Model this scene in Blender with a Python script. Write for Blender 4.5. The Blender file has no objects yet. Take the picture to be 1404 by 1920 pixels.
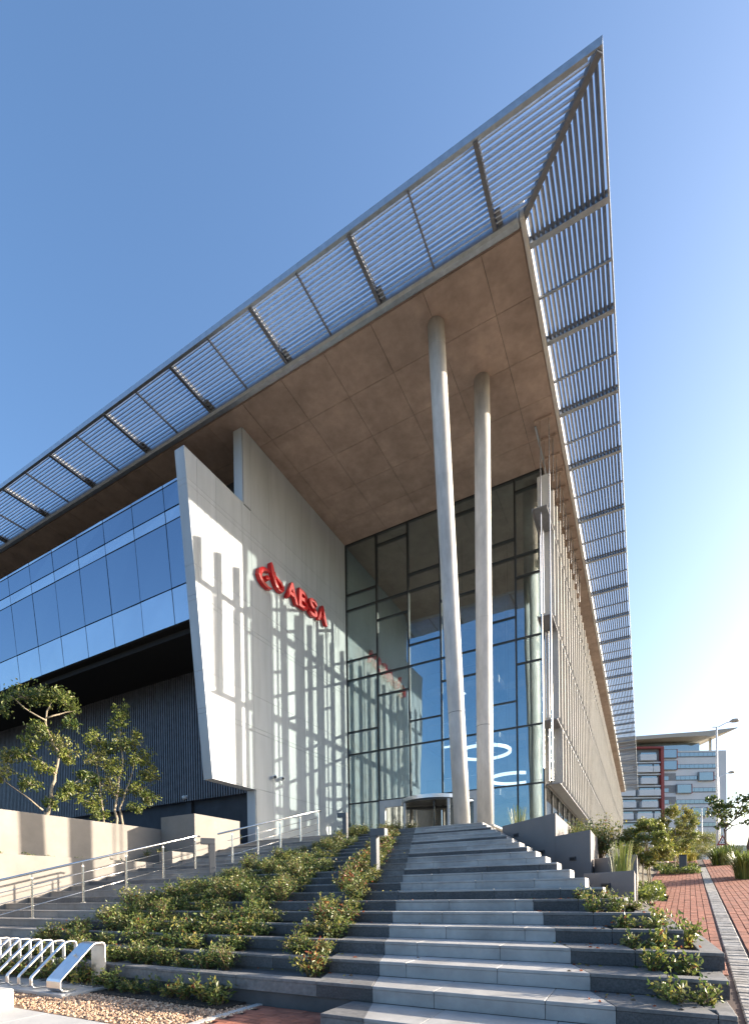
import bpy, bmesh, math, random
from mathutils import Vector, Matrix
random.seed(7)
R = math.radians
scene = bpy.context.scene
C = scene.collection
E = 1.14                      # eye height above the lower forecourt; all z below are given relative to the eye

# ------------------------------------------------------------------ camera
YAW, PITCH, ROLL = R(28.102), R(-0.461), R(-0.8146)
cam = bpy.data.cameras.new('camera'); co = bpy.data.objects.new('camera', cam); C.objects.link(co)
fw = Vector((-math.sin(YAW)*math.cos(PITCH), math.cos(YAW)*math.cos(PITCH), math.sin(PITCH)))
rt = Vector((math.cos(YAW), math.sin(YAW), 0)); up = rt.cross(fw)
r2 = rt*math.cos(ROLL)+up*math.sin(ROLL); u2 = up*math.cos(ROLL)-rt*math.sin(ROLL)
co.matrix_world = Matrix(((r2.x, u2.x, -fw.x, 0), (r2.y, u2.y, -fw.y, 0), (r2.z, u2.z, -fw.z, E), (0, 0, 0, 1)))
cam.sensor_width = 36; cam.sensor_fit = 'AUTO'; cam.lens = 941.7/1920*36
cam.shift_y = (1685.2-960)/1920; cam.shift_x = 0
cam.clip_start = 0.05; cam.clip_end = 3000
scene.camera = co

# ------------------------------------------------------------------ sky, sun, exposure
SUN_AZ, SUN_EL = R(38), R(16.1)        # azimuth measured from +X towards +Y
w = bpy.data.worlds.new('World'); scene.world = w; w.use_nodes = True
nt = w.node_tree; bg = nt.nodes['Background']
sky = nt.nodes.new('ShaderNodeTexSky'); sky.sky_type = 'NISHITA'; sky.sun_disc = False
sky.sun_elevation = SUN_EL; sky.sun_rotation = R(90)-SUN_AZ
sky.air_density = 1.0; sky.dust_density = 3.6; sky.ozone_density = 3.0; sky.altitude = 50
hsv = nt.nodes.new('ShaderNodeHueSaturation'); hsv.inputs['Saturation'].default_value = 1.08
nt.links.new(sky.outputs[0], hsv.inputs['Color']); nt.links.new(hsv.outputs[0], bg.inputs[0]); bg.inputs[1].default_value = 0.125
sl = bpy.data.lights.new('sun', 'SUN'); sl.energy = 5.0; sl.angle = R(0.5); sl.color = (1.0, 0.87, 0.70)
so = bpy.data.objects.new('sun', sl); C.objects.link(so); so.location = (60, 60, 60)
sv = Vector((math.cos(SUN_AZ)*math.cos(SUN_EL), math.sin(SUN_AZ)*math.cos(SUN_EL), math.sin(SUN_EL)))
so.rotation_euler = sv.to_track_quat('Z', 'Y').to_euler()
vs = scene.view_settings
vs.view_transform = 'Standard'; vs.look = 'None'; vs.gamma = 1; vs.use_curve_mapping = False; vs.exposure = 1.66
scene.cycles.max_bounces = 8; scene.cycles.transparent_max_bounces = 24

# ------------------------------------------------------------------ materials
MT = {}
def mat(name, col, rough=0.6, metal=0.0, var=0.12, scale=3.0, bump=0.0, bscale=60.0, spec=0.5, col2=None, detail=6, stretch=None, pv=None, dirt=0.0, dscale=0.7, dstretch=None):
    m = bpy.data.materials.new(name); m.use_nodes = True; n = m.node_tree; b = n.nodes['Principled BSDF']
    b.inputs['Roughness'].default_value = rough; b.inputs['Metallic'].default_value = metal
    b.inputs['Specular IOR Level'].default_value = spec
    tc = n.nodes.new('ShaderNodeTexCoord'); mp = n.nodes.new('ShaderNodeMapping')
    geo = n.nodes.new('ShaderNodeNewGeometry')
    n.links.new(geo.outputs['Position'], mp.inputs[0])
    if stretch: mp.inputs['Scale'].default_value = stretch
    nz = n.nodes.new('ShaderNodeTexNoise'); nz.inputs['Scale'].default_value = scale; nz.inputs['Detail'].default_value = detail
    nz.inputs['Roughness'].default_value = 0.65
    n.links.new(mp.outputs[0], nz.inputs[0])
    rp = n.nodes.new('ShaderNodeValToRGB')
    c2 = col2 or tuple(c*(1-2*var) for c in col)
    rp.color_ramp.elements[0].position = 0.3; rp.color_ramp.elements[1].position = 0.7
    rp.color_ramp.elements[0].color = (*c2, 1); rp.color_ramp.elements[1].color = (*(col if col2 else tuple(min(1, c*(1+var)) for c in col)), 1)
    n.links.new(nz.outputs['Fac'], rp.inputs[0])
    # each separate piece differs a little from its neighbours
    oi = n.nodes.new('ShaderNodeObjectInfo'); hs = n.nodes.new('ShaderNodeHueSaturation')
    mr = n.nodes.new('ShaderNodeMapRange'); pv = var*0.7 if pv is None else pv
    mr.inputs[3].default_value = 1-pv; mr.inputs[4].default_value = 1+pv
    n.links.new(oi.outputs['Random'], mr.inputs[0]); n.links.new(mr.outputs[0], hs.inputs['Value'])
    n.links.new(rp.outputs[0], hs.inputs['Color'])
    if dirt:      # stains and wear with a shape of their own
        dm = n.nodes.new('ShaderNodeMapping'); n.links.new(geo.outputs['Position'], dm.inputs[0])
        if dstretch: dm.inputs['Scale'].default_value = dstretch
        dn = n.nodes.new('ShaderNodeTexNoise'); dn.inputs['Scale'].default_value = dscale; dn.inputs['Detail'].default_value = 10; dn.inputs['Roughness'].default_value = 0.72
        n.links.new(dm.outputs[0], dn.inputs[0])
        dr = n.nodes.new('ShaderNodeMapRange'); dr.inputs[1].default_value = 0.40; dr.inputs[2].default_value = 0.62; dr.inputs[3].default_value = 1-dirt; dr.inputs[4].default_value = 1.04
        n.links.new(dn.outputs['Fac'], dr.inputs[0])
        h2 = n.nodes.new('ShaderNodeHueSaturation'); n.links.new(hs.outputs[0], h2.inputs['Color']); n.links.new(dr.outputs[0], h2.inputs['Value']); hs = h2
    n.links.new(hs.outputs[0], b.inputs['Base Color'])
    if bump:
        bz = n.nodes.new('ShaderNodeTexNoise'); bz.inputs['Scale'].default_value = bscale; bz.inputs['Detail'].default_value = 4
        n.links.new(mp.outputs[0], bz.inputs[0])
        bp = n.nodes.new('ShaderNodeBump'); bp.inputs['Strength'].default_value = bump; bp.inputs['Distance'].default_value = 0.02
        n.links.new(bz.outputs['Fac'], bp.inputs['Height']); n.links.new(bp.outputs[0], b.inputs['Normal'])
    MT[name] = m
    return m
mat('soffit_concrete', (0.425, 0.32, 0.262), 0.8, var=0.13, scale=1.7, bump=0.25, bscale=14, detail=14, pv=0.05, dirt=0.16, dscale=0.45)
mat('column_concrete', (0.50, 0.485, 0.465), 0.7, var=0.14, scale=2.5, bump=0.15, bscale=25, stretch=(1, 1, 0.25), dirt=0.14, dscale=2.5, dstretch=(1, 1, 0.3))
mat('white_panel', (0.43, 0.46, 0.49), 0.45, var=0.05, scale=2.2, stretch=(1, 1, 0.12), pv=0.025, dirt=0.08, dscale=1.6, dstretch=(1, 1, 0.08))
mat('joint_grey', (0.10, 0.105, 0.11), 0.8)
mat('spandrel', (0.36, 0.43, 0.52), 0.22, metal=0.75, var=0.03, scale=0.7)
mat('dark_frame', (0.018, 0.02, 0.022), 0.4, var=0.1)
mat('slat_dark', (0.15, 0.155, 0.185), 0.42, metal=0.2, var=0.15, scale=4)
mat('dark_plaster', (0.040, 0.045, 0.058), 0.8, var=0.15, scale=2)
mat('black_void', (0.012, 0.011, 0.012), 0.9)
mat('galv_steel', (0.46, 0.50, 0.55), 0.36, metal=0.6, var=0.10, scale=6)
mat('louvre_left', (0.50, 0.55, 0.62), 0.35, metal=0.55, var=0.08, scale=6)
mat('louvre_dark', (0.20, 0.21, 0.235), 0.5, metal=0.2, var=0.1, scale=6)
mat('fin_cream', (0.43, 0.415, 0.39), 0.45, var=0.06, scale=1.2)
mat('fascia_pale', (0.62, 0.60, 0.57), 0.5, var=0.04)
mat('stainless', (0.74, 0.72, 0.69), 0.22, metal=1.0, var=0.04, scale=8)
mat('brushed_steel', (0.66, 0.66, 0.67), 0.34, metal=1.0, var=0.05, scale=12)
mat('sign_red', (0.62, 0.012, 0.014), 0.35, var=0.06)
mat('stone_light', (0.40, 0.39, 0.375), 0.72, var=0.13, scale=1.8, bump=0.12, bscale=180, detail=9, dirt=0.22, dscale=1.3)
mat('stone_dark', (0.105, 0.105, 0.108), 0.66, var=0.28, scale=55, bump=0.18, bscale=160, dirt=0.3, dscale=1.8)
mat('stone_mid', (0.20, 0.195, 0.19), 0.7, var=0.16, scale=22, bump=0.15, bscale=160, dirt=0.28, dscale=1.8)
mat('stone_left', (0.34, 0.315, 0.285), 0.72, var=0.12, scale=2.2, bump=0.12, bscale=160, dirt=0.2, dscale=1.2)
mat('stair_core', (0.10, 0.10, 0.10), 0.9)
mat('plaster_warm', (0.255, 0.232, 0.21), 0.85, var=0.06, scale=0.9, bump=0.06, bscale=120, dirt=0.10, dscale=0.8)
mat('plaster_grey', (0.205, 0.19, 0.185), 0.85, var=0.06, scale=1.1, bump=0.06, bscale=120)
mat('soil', (0.045, 0.034, 0.025), 0.95, var=0.3, scale=18, bump=0.6, bscale=40)
mat('gravel_stone', (0.50, 0.32, 0.20), 0.8, var=0.32, scale=26)
mat('gravel_base', (0.27, 0.18, 0.12), 0.9, var=0.3, scale=30, bump=0.5, bscale=60)
mat('paving_pale', (0.46, 0.45, 0.43), 0.75, var=0.08, scale=2, bump=0.08, bscale=120)
mat('brick_red', (0.34, 0.125, 0.075), 0.8, var=0.26, scale=5, bump=0.15, bscale=90)
mat('brick_joint', (0.075, 0.045, 0.038), 0.9, var=0.2)
mat('cobble', (0.36, 0.34, 0.315), 0.8, var=0.3, scale=9, bump=0.3, bscale=60)
mat('ground_earth', (0.16, 0.14, 0.10), 0.95, var=0.25, scale=1.5)
mat('bark_pale', (0.36, 0.30, 0.22), 0.85, var=0.25, scale=9, bump=0.4, bscale=35)
mat('bark_dark', (0.16, 0.125, 0.095), 0.85, var=0.25, scale=9, bump=0.4, bscale=35)
mat('twig', (0.17, 0.11, 0.06), 0.85, var=0.2)
mat('charcoal_metal', (0.085, 0.09, 0.10), 0.45, metal=0.3, var=0.06)
mat('bg_white', (0.66, 0.67, 0.68), 0.6, var=0.04, scale=0.2)
mat('bg_red', (0.29, 0.055, 0.05), 0.6, var=0.06)
mat('bg_grey', (0.25, 0.255, 0.26), 0.7, var=0.1)
mat('bg_roof', (0.42, 0.38, 0.32), 0.6, var=0.06)
mat('lamp_white', (0.76, 0.77, 0.78), 0.4, var=0.03)
mat('sign_white', (0.8, 0.8, 0.78), 0.5, var=0.02)
mat('car_white', (0.78, 0.78, 0.78), 0.25, var=0.02)
mat('tyre', (0.02, 0.02, 0.02), 0.8)
mat('interior_wall', (0.20, 0.21, 0.21), 0.8, var=0.1)
mat('interior_floor', (0.24, 0.23, 0.215), 0.5, var=0.1)

def glass(name, tint, gtint, base, rough=0.0, ior=1.5, diffuse=None):
    m = bpy.data.materials.new(name); m.use_nodes = True; n = m.node_tree
    for x in list(n.nodes): n.nodes.remove(x)
    out = n.nodes.new('ShaderNodeOutputMaterial'); mix = n.nodes.new('ShaderNodeMixShader')
    if diffuse is None:
        a = n.nodes.new('ShaderNodeBsdfTransparent'); a.inputs[0].default_value = (*tint, 1)
    else:
        a = n.nodes.new('ShaderNodeBsdfDiffuse'); a.inputs[0].default_value = (*diffuse, 1)
    g = n.nodes.new('ShaderNodeBsdfGlossy'); g.inputs['Color'].default_value = (*gtint, 1); g.inputs['Roughness'].default_value = rough
    fr = n.nodes.new('ShaderNodeLayerWeight'); fr.inputs[0].default_value = 0.5
    pw = n.nodes.new('ShaderNodeMath'); pw.operation = 'POWER'; pw.inputs[1].default_value = 4.0
    mr = n.nodes.new('ShaderNodeMapRange'); mr.inputs[3].default_value = base; mr.inputs[4].default_value = 1.0
    n.links.new(fr.outputs['Facing'], pw.inputs[0]); n.links.new(pw.outputs[0], mr.inputs[0]); n.links.new(mr.outputs[0], mix.inputs[0])
    wz = n.nodes.new('ShaderNodeTexNoise'); wz.inputs['Scale'].default_value = 0.55; wz.inputs['Detail'].default_value = 1
    gp = n.nodes.new('ShaderNodeNewGeometry'); n.links.new(gp.outputs['Position'], wz.inputs[0])
    wb = n.nodes.new('ShaderNodeBump'); wb.inputs['Strength'].default_value = 0.10; wb.inputs['Distance'].default_value = 0.05
    n.links.new(wz.outputs['Fac'], wb.inputs['Height']); n.links.new(wb.outputs[0], g.inputs['Normal'])
    n.links.new(a.outputs[0], mix.inputs[1]); n.links.new(g.outputs[0], mix.inputs[2]); n.links.new(mix.outputs[0], out.inputs[0])
    MT[name] = m
glass('curtain_glass', (0.75, 0.81, 0.82), (0.58, 0.77, 0.88), 0.25)
glass('clear_glass', (0.95, 0.97, 0.97), (1, 1, 1), 0.03)
glass('ribbon_glass', None, (0.44, 0.53, 0.66), 0.42, 0.02, diffuse=(0.018, 0.03, 0.055))
glass('bg_glass', None, (0.75, 0.85, 0.9), 0.35, 0.05, diffuse=(0.06, 0.10, 0.12))

def emit(name, col, s):
    m = bpy.data.materials.new(name); m.use_nodes = True; n = m.node_tree; b = n.nodes['Principled BSDF']
    b.inputs['Emission Color'].default_value = (*col, 1); b.inputs['Emission Strength'].default_value = s
    b.inputs['Base Color'].default_value = (0.8, 0.8, 0.8, 1); MT[name] = m
emit('ring_light', (0.95, 0.97, 1.0), 0.75)

def leafmat(name, col, var=0.25):
    m = bpy.data.materials.new(name); m.use_nodes = True; n = m.node_tree; b = n.nodes['Principled BSDF']
    out = n.nodes['Material Output']
    geo = n.nodes.new('ShaderNodeNewGeometry'); hs = n.nodes.new('ShaderNodeHueSaturation')
    mr = n.nodes.new('ShaderNodeMapRange'); mr.inputs[3].default_value = 1-var; mr.inputs[4].default_value = 1+var
    n.links.new(geo.outputs['Random Per Island'], mr.inputs[0]); n.links.new(mr.outputs[0], hs.inputs['Value'])
    hs.inputs['Color'].default_value = (*col, 1)
    n.links.new(hs.outputs[0], b.inputs['Base Color']); b.inputs['Roughness'].default_value = 0.42
    tr = n.nodes.new('ShaderNodeBsdfTranslucent'); n.links.new(hs.outputs[0], tr.inputs[0])
    mix = n.nodes.new('ShaderNodeMixShader'); mix.inputs[0].default_value = 0.35
    n.links.new(b.outputs[0], mix.inputs[1]); n.links.new(tr.outputs[0], mix.inputs[2]); n.links.new(mix.outputs[0], out.inputs[0])
    MT[name] = m
leafmat('leaf_green', (0.14, 0.18, 0.042))
leafmat('leaf_dark', (0.06, 0.10, 0.026))
leafmat('leaf_yellow', (0.34, 0.30, 0.07))
leafmat('leaf_red', (0.26, 0.075, 0.03))
leafmat('leaf_lime', (0.24, 0.27, 0.06))
leafmat('leaf_olive', (0.22, 0.215, 0.07))
leafmat('grass_blade', (0.13, 0.18, 0.035))
leafmat('grass_yellow', (0.36, 0.32, 0.05))

# ------------------------------------------------------------------ mesh helpers
class MB:
    def __init__(s): s.v = []; s.f = []; s.m = []
    def quad(s, *p, mi=0):
        b = len(s.v); s.v += [tuple(q) for q in p]; s.f.append(tuple(range(b, b+len(p)))); s.m.append(mi)
    def hexa(s, p, mi=0):           # 8 points: bottom ring 0-3 (ccw from above), top ring 4-7
        b = len(s.v); s.v += [tuple(q) for q in p]
        for f in ((3, 2, 1, 0), (4, 5, 6, 7), (0, 1, 5, 4), (1, 2, 6, 5), (2, 3, 7, 6), (3, 0, 4, 7)):
            s.f.append(tuple(b+i for i in f)); s.m.append(mi)
        return s
    def box(s, x0, x1, y0, y1, z0, z1, mi=0):
        return s.hexa([(x0, y0, z0), (x1, y0, z0), (x1, y1, z0), (x0, y1, z0), (x0, y0, z1), (x1, y0, z1), (x1, y1, z1), (x0, y1, z1)], mi)
    def tube(s, pts, rad, n=8, mi=0, cap=True):
        pts = [Vector(p) for p in pts]
        if not hasattr(rad, '__len__'): rad = [rad]*len(pts)
        b = len(s.v); prev = None
        for i, p in enumerate(pts):
            d = (pts[min(i+1, len(pts)-1)]-pts[max(i-1, 0)]).normalized()
            a = prev - d*prev.dot(d) if prev is not None else (Vector((1, 0, 0)) if abs(d.z) > 0.8 else Vector((0, 0, 1))).cross(d)
            if a.length < 1e-5: a = Vector((0, 1, 0)).cross(d)
            a.normalize(); prev = a; c = d.cross(a)
            for k in range(n):
                t = 2*math.pi*k/n; s.v.append(tuple(p+(a*math.cos(t)+c*math.sin(t))*rad[i]))
        for i in range(len(pts)-1):
            for k in range(n):
                k2 = (k+1) % n
                s.f.append((b+i*n+k, b+i*n+k2, b+(i+1)*n+k2, b+(i+1)*n+k)); s.m.append(mi)
        if cap:
            s.f.append(tuple(b+k for k in range(n))[::-1]); s.m.append(mi)
            e = b+(len(pts)-1)*n; s.f.append(tuple(e+k for k in range(n))); s.m.append(mi)
        return s
    def beam(s, p, q, wid, hei, mi=0, upv=(0, 0, 1)):
        p, q = Vector(p), Vector(q); d = (q-p).normalized(); u = Vector(upv); sd = d.cross(u).normalized(); u = sd.cross(d)
        a, b = sd*wid/2, u*hei/2
        return s.hexa([p-a-b, p+a-b, q+a-b, q-a-b, p-a+b, p+a+b, q+a+b, q-a+b], mi)
    def prism(s, poly, axis, a0, a1, mi=0):
        # poly: 2D points in the plane normal to axis ('X': (y,z), 'Y': (x,z), 'Z': (x,y))
        def P(u, v, a): return (a, u, v) if axis == 'X' else (u, a, v) if axis == 'Y' else (u, v, a)
        b = len(s.v); n = len(poly)
        s.v += [P(u, v, a0) for u, v in poly]+[P(u, v, a1) for u, v in poly]
        s.f.append(tuple(b+i for i in range(n))[::-1]); s.m.append(mi); s.f.append(tuple(b+n+i for i in range(n))); s.m.append(mi)
        for i in range(n):
            j = (i+1) % n; s.f.append((b+i, b+j, b+n+j, b+n+i)); s.m.append(mi)
        return s

WL = {}
def wloc(o): return WL.get(o.name, Vector((0, 0, 0))) if o else Vector((0, 0, 0))
def props(o, label, cat, group=None, kind=None):
    if label: o['label'] = label
    if cat: o['category'] = cat
    if group: o['group'] = group
    if kind: o['kind'] = kind
    return o
def thing(name, loc, label=None, cat=None, group=None, kind=None, rz=0):
    o = bpy.data.objects.new(name, None); C.objects.link(o); o.empty_display_size = 0.2
    o.location = (loc[0], loc[1], loc[2]+E); o.rotation_euler = (0, 0, rz)
    WL[o.name] = Vector(loc)
    return props(o, label, cat, group, kind)
def mesh_of(mb, name, mats, smooth=False, bevel=0):
    me = bpy.data.meshes.new(name); me.from_pydata(mb.v, [], mb.f)
    mats = mats if isinstance(mats, (list, tuple)) else [mats]
    for m in mats: me.materials.append(MT[m])
    if len(mats) > 1: me.polygons.foreach_set('material_index', mb.m)
    bm = bmesh.new(); bm.from_mesh(me)
    if bevel: bmesh.ops.bevel(bm, geom=bm.edges[:], offset=bevel, segments=1, affect='EDGES', profile=0.7)
    bmesh.ops.recalc_face_normals(bm, faces=bm.faces[:]); bm.to_mesh(me); bm.free()
    if smooth: me.polygons.foreach_set('use_smooth', [True]*len(me.polygons))
    return me
def part(mb, name, mats, parent, smooth=False, bevel=0, local=False):
    """vertices are given in scene coordinates (z relative to the eye) unless local"""
    if not local:
        o0 = wloc(parent); mb.v = [(x-o0.x, y-o0.y, z-o0.z) for x, y, z in mb.v]
    me = mesh_of(mb, name, mats, smooth, bevel)
    o = bpy.data.objects.new(name, me); C.objects.link(o); o.parent = parent
    WL[o.name] = wloc(parent).copy()
    return o
def solo(mb, name, mats, loc, label=None, cat=None, group=None, kind=None, smooth=False, bevel=0):
    mb.v = [(x-loc[0], y-loc[1], z-loc[2]) for x, y, z in mb.v]
    me = mesh_of(mb, name, mats, smooth, bevel)
    o = bpy.data.objects.new(name, me); C.objects.link(o); o.location = (loc[0], loc[1], loc[2]+E); WL[o.name] = Vector(loc)
    return props(o, label, cat, group, kind)
def place(me, name, parent, loc, rot=(0, 0, 0), sc=(1, 1, 1)):
    """a piece with shared mesh data; loc in scene coordinates"""
    o = bpy.data.objects.new(name, me); C.objects.link(o); o.parent = parent
    p = Vector(loc)-wloc(parent); o.location = p; o.rotation_euler = rot; o.scale = sc
    WL[o.name] = Vector(loc)
    return o
def copy_thing(src, loc, rz=0, sc=1.0, label=None, group=None):
    r = src.copy(); C.objects.link(r); r.location = (loc[0], loc[1], loc[2]+E); r.rotation_euler = (0, 0, rz); r.scale = (sc, sc, sc)
    WL[r.name] = Vector(loc)
    if label: r['label'] = label
    if group: r['group'] = group
    for ch in list(src.children):
        c = ch.copy(); C.objects.link(c); c.parent = r
    return r

# ------------------------------------------------------------------ layout constants (metres, z relative to the eye)
H = 18.0                                    # underside of the roof slab
WX = -13.37                                 # face of the white wall
GY = 22.38                                  # plane of the entrance glass
RX, RY = -2.75, 14.15                       # corner of the roof slab
TX, TY = -0.60, 12.0                        # tip of the sunshade
RISE, TREAD, SY, SZ = 0.15, 0.55, 4.05, -0.84
def ky(k): return SY+TREAD*k
def kz(k): return SZ+RISE*k
KTOP = 20
ZL = kz(KTOP)                               # entrance landing
PA = R(4.0); PDX, PDY = math.sin(PA), math.cos(PA)
def path_z(x, y):
    s = x*PDX+y*PDY
    return -1.4+0.0964*min(s, 31.0)

# ------------------------------------------------------------------ ground
g = MB()
xs = [-400, -120, -40, -20, -15, -10, -6, -3, -1.2, -0.3, 0.55, 3, 6, 12, 30, 120, 400]
ys = [-400, -100, -30, -5, 0, 2, 4, 5.2, 7, 10, 14, 18, 22, 26, 30, 31, 33, 45, 70, 150, 400]
def gz(x, y):
    hi = path_z(x, max(y, -2))-0.06
    lo = -1.19 if y < 5 else min(-1.19+0.14*(y-5), 1.5)
    t = min(1, max(0, (x+1.2)/1.6)); t = t if x < 3 or y > 0 else t
    return lo*(1-t)+hi*t
idx = {}
for i, x in enumerate(xs):
    for j, y in enumerate(ys):
        idx[i, j] = len(g.v); g.v.append((x, y, gz(x, y)))
for i in range(len(xs)-1):
    for j in range(len(ys)-1):
        g.f.append((idx[i, j], idx[i+1, j], idx[i+1, j+1], idx[i, j+1])); g.m.append(0)
solo(g, 'ground', 'ground_earth', (0, 0, -1.2), kind='structure')

# ------------------------------------------------------------------ stairs
stairs = thing('stairs', (-6, 4, -1.14), kind='structure')
def xl(k): return -2.2-0.215*k               # left edge of the pale flight
def xr(k): return -0.18-0.218*k              # right edge of the pale stone, lower steps
def xe(k):                                   # right end of each step
    return {-1: 0.53, 0: 0.55, 1: 0.575, 2: 0.61}.get(k, 0.62-0.272*(k-2))
XP = -9.35                                   # left stair / planting boundary
XS = -14.2
core = MB()
for k in range(-1, KTOP+1):
    y1 = 24.0 if k == KTOP else ky(k+1)+0.02
    x0 = XP if k < 2 else XS
    if k == -1: x0 = xl(-1)-0.40
    if k >= 14: x0 = -13.5
    core.box(x0, xe(k)-0.03, ky(k)+0.03, y1, (-1.3 if k < 6 else kz(k)-1.2), kz(k)-0.035)
part(core, 'stair_core', 'stair_core', stairs)
GAP = 0.005
def row(k, x0, x1, length, m_r, m_t, start=None, tread=True, td=None, diag0=0.0, diag1=0.0):
    """risers and treads of one stretch of one step, cut into separate stones; diag: shift of the joint towards the back"""
    cuts = [x0]; x = x0+(start if start is not None else random.uniform(0.3, 1.0)*length)
    while x < x1-0.22:
        if x > x0+0.15: cuts.append(x)
        x += length
    cuts.append(x1)
    y, z = ky(k), kz(k)
    yb = ky(k+1) if td is None else y+td
    zb = kz(k-1) if k > -1 else -1.16
    for i in range(len(cuts)-1):
        a, b = cuts[i]+GAP/2, cuts[i+1]-GAP/2
        o = random.uniform(-0.0015, 0.0015)
        part(MB().box(a, b, y+0.006+o, y+0.036, zb+0.002, z-0.034), 'riser_stone', m_r, stairs)
        if tread:
            da = diag0 if i == 0 else 0; db = diag1 if i == len(cuts)-2 else 0
            t = MB().hexa([(a, y, z-0.032), (b, y, z-0.032), (b+db, yb-GAP, z-0.032), (a+da, yb-GAP, z-0.032),
                           (a, y, z+o), (b, y, z+o), (b+db, yb-GAP, z+o), (a+da, yb-GAP, z+o)])
            part(t, 'tread_stone', m_t, stairs, bevel=0.004)
soil = MB()
DIAG = -0.215
for k in range(-1, KTOP+1):
    dark = k in (6, 9, 12, 15, 18)
    L, Rr, En = xl(k), xr(k), xe(k)
    td = 0.62 if k == KTOP else None
    dl = 0 if k == KTOP else DIAG
    # pale flight
    if k <= 5:
        row(k, L, Rr, 0.92, 'stone_light', 'stone_light', diag0=dl, diag1=dl)
        # dark end with planting pockets behind the nosing
        px = Rr+(0.62 if k <= 1 else 0.55)
        row(k, Rr, px, 0.9, 'stone_dark', 'stone_mid', start=5, diag0=dl, diag1=dl*0.6)
        row(k, px, En, 0.62, 'stone_dark', 'stone_mid', start=0.5, td=0.17)
        if k >= 0:
            soil.box(px-0.1, En-0.17, ky(k)+0.17, ky(k+1)+0.03, kz(k)-0.12, kz(k)-0.045)
            yb = ky(k+1)+(0.9 if k < 2 else 2.0)
            cop = MB().box(En-0.17, En+0.002, ky(k)+0.172, yb, kz(k)-0.5, kz(k)-0.002)
            part(cop, 'coping_stone', 'stone_mid', stairs, bevel=0.004)
            if k >= 2: soil.box(xe(k+1)-0.05, En-0.172, ky(k+1)+0.03, yb, kz(k)-0.12, kz(k)-0.05)
        else:
            part(MB().box(px, En, ky(k)+0.172, ky(k+1), kz(k)-0.032, kz(k)-0.002), 'tread_stone', 'stone_mid', stairs)
    else:
        row(k, L, En, 0.92, 'stone_dark' if dark else 'stone_light', 'stone_light', td=td, diag0=dl)
        part(MB().box(En-0.032, En, ky(k)+0.04, ky(k+1)+(0 if k < KTOP else 7), kz(k-1)-0.25, kz(k)-0.036), 'end_stone', 'fascia_pale', stairs)
    # dark strip between planting and the pale flight
    if k >= 0: row(k, L-0.62, L, 0.62, 'stone_dark' if k < 8 else 'stone_mid', 'stone_mid', start=9, td=td, diag0=dl, diag1=dl)
    else: row(k, L-0.42, L, 0.62, 'stone_mid', 'stone_mid', start=9)
    # planted terraces: a stone kerb with soil behind it
    if k >= 0 and k < KTOP:
        row(k, XP, L-0.62, 1.25, 'stone_mid' if k == 0 else 'stone_dark', 'stone_mid', td=0.17)
        soil.box(XP+0.05, L-0.60, ky(k)+0.17, ky(k+1)+0.03, kz(k)-0.12, kz(k)-0.05)
    elif k == KTOP:
        row(k, XP, L-0.62, 1.25, 'stone_mid', 'stone_mid', td=0.17)
        soil.box(XP+0.05, L-0.60, ky(k)+0.17, ky(k)+1.5, kz(k)-0.12, kz(k)-0.04)
    # left flight
    if k >= 2:
        a = XS if k < 14 else -13.5
        row(k, a, XP, 1.3, 'stone_mid' if k in (6, 9, 12, 15, 18) else 'stone_left', 'stone_left', td=td)
part(soil, 'planting_soil', 'soil', stairs)
# foot of the left flight
part(MB().box(XS, XP, 4.15, ky(2)+0.03, -1.25, kz(1)), 'lower_platform', 'stone_left', stairs, bevel=0.01)
# landing slabs in front of the entrance
landing = thing('entrance_landing', (-8, 18, ZL), kind='structure')
for iy in range(6):
    for ix in range(8):
        a = -13.3+ix*1.2; b = min(a+1.2, -4.1); y0 = ky(KTOP)+0.62+iy*1.13; y1 = min(y0+1.13, GY-0.05)
        if ix < 6 and iy == 0: y0 += 0.9
        if b-a < 0.2: continue
        part(MB().box(a+0.003, b-0.003, y0+0.003, y1-0.003, ZL-0.05, ZL), 'paving_slab', 'stone_light', landing)

# ------------------------------------------------------------------ forecourt at the foot of the stairs
pav = thing('forecourt_paving', (-6, 2, -1.14), kind='structure')
for ix in range(-13, -1):
    for iy in range(0, 3):
        a = ix*0.9+0.15; y1 = 2.88-iy*0.9
        if a > -3.6: continue
        part(MB().box(a+0.004, a+0.896, y1-0.896, y1-0.004, -1.19, -1.138), 'paving_slab', 'paving_pale', pav)
gb = MB(); gb.quad((-12, 2.6, -1.150), (-3.5, 2.6, -1.150), (-3.55, 4.1, -1.150), (-12, 4.1, -1.150))
bed = solo(gb, 'gravel_bed', 'gravel_base', (-6, 3.4, -1.15), 'tan gravel strip in front of the bicycle rack and planted bed', 'gravel', kind='stuff')
st = MB(); rs = random.Random(3)
for i in range(9000):
    x = rs.uniform(-9.5, -3.48); y = rs.uniform(2.9, 3.95)
    if x < -5.8 and y < 2.95: continue
    r = rs.uniform(0.009, 0.022); z = -1.147+r*0.5; b = len(st.v); ra = rs.uniform(0, 6.28); q = rs.uniform(0.6, 1.0)
    ca, sa = math.cos(ra)*r, math.sin(ra)*r
    st.v += [(x+ca, y+sa, z), (x-sa*q, y+ca*q, z+rs.uniform(-.3, .3)*r), (x-ca, y-sa, z), (x+sa*q, y-ca*q, z), (x, y, z+r*0.7), (x, y, z-r*0.6)]
    for f in ((0, 1, 4), (1, 2, 4), (2, 3, 4), (3, 0, 4)): st.f.append(tuple(b+t for t in f)); st.m.append(rs.choice((0, 0, 1, 2)))
mat('gravel_pale', (0.64, 0.47, 0.33), 0.8, var=0.2, scale=20); mat('gravel_brown', (0.30, 0.18, 0.115), 0.8, var=0.2, scale=20)
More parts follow.
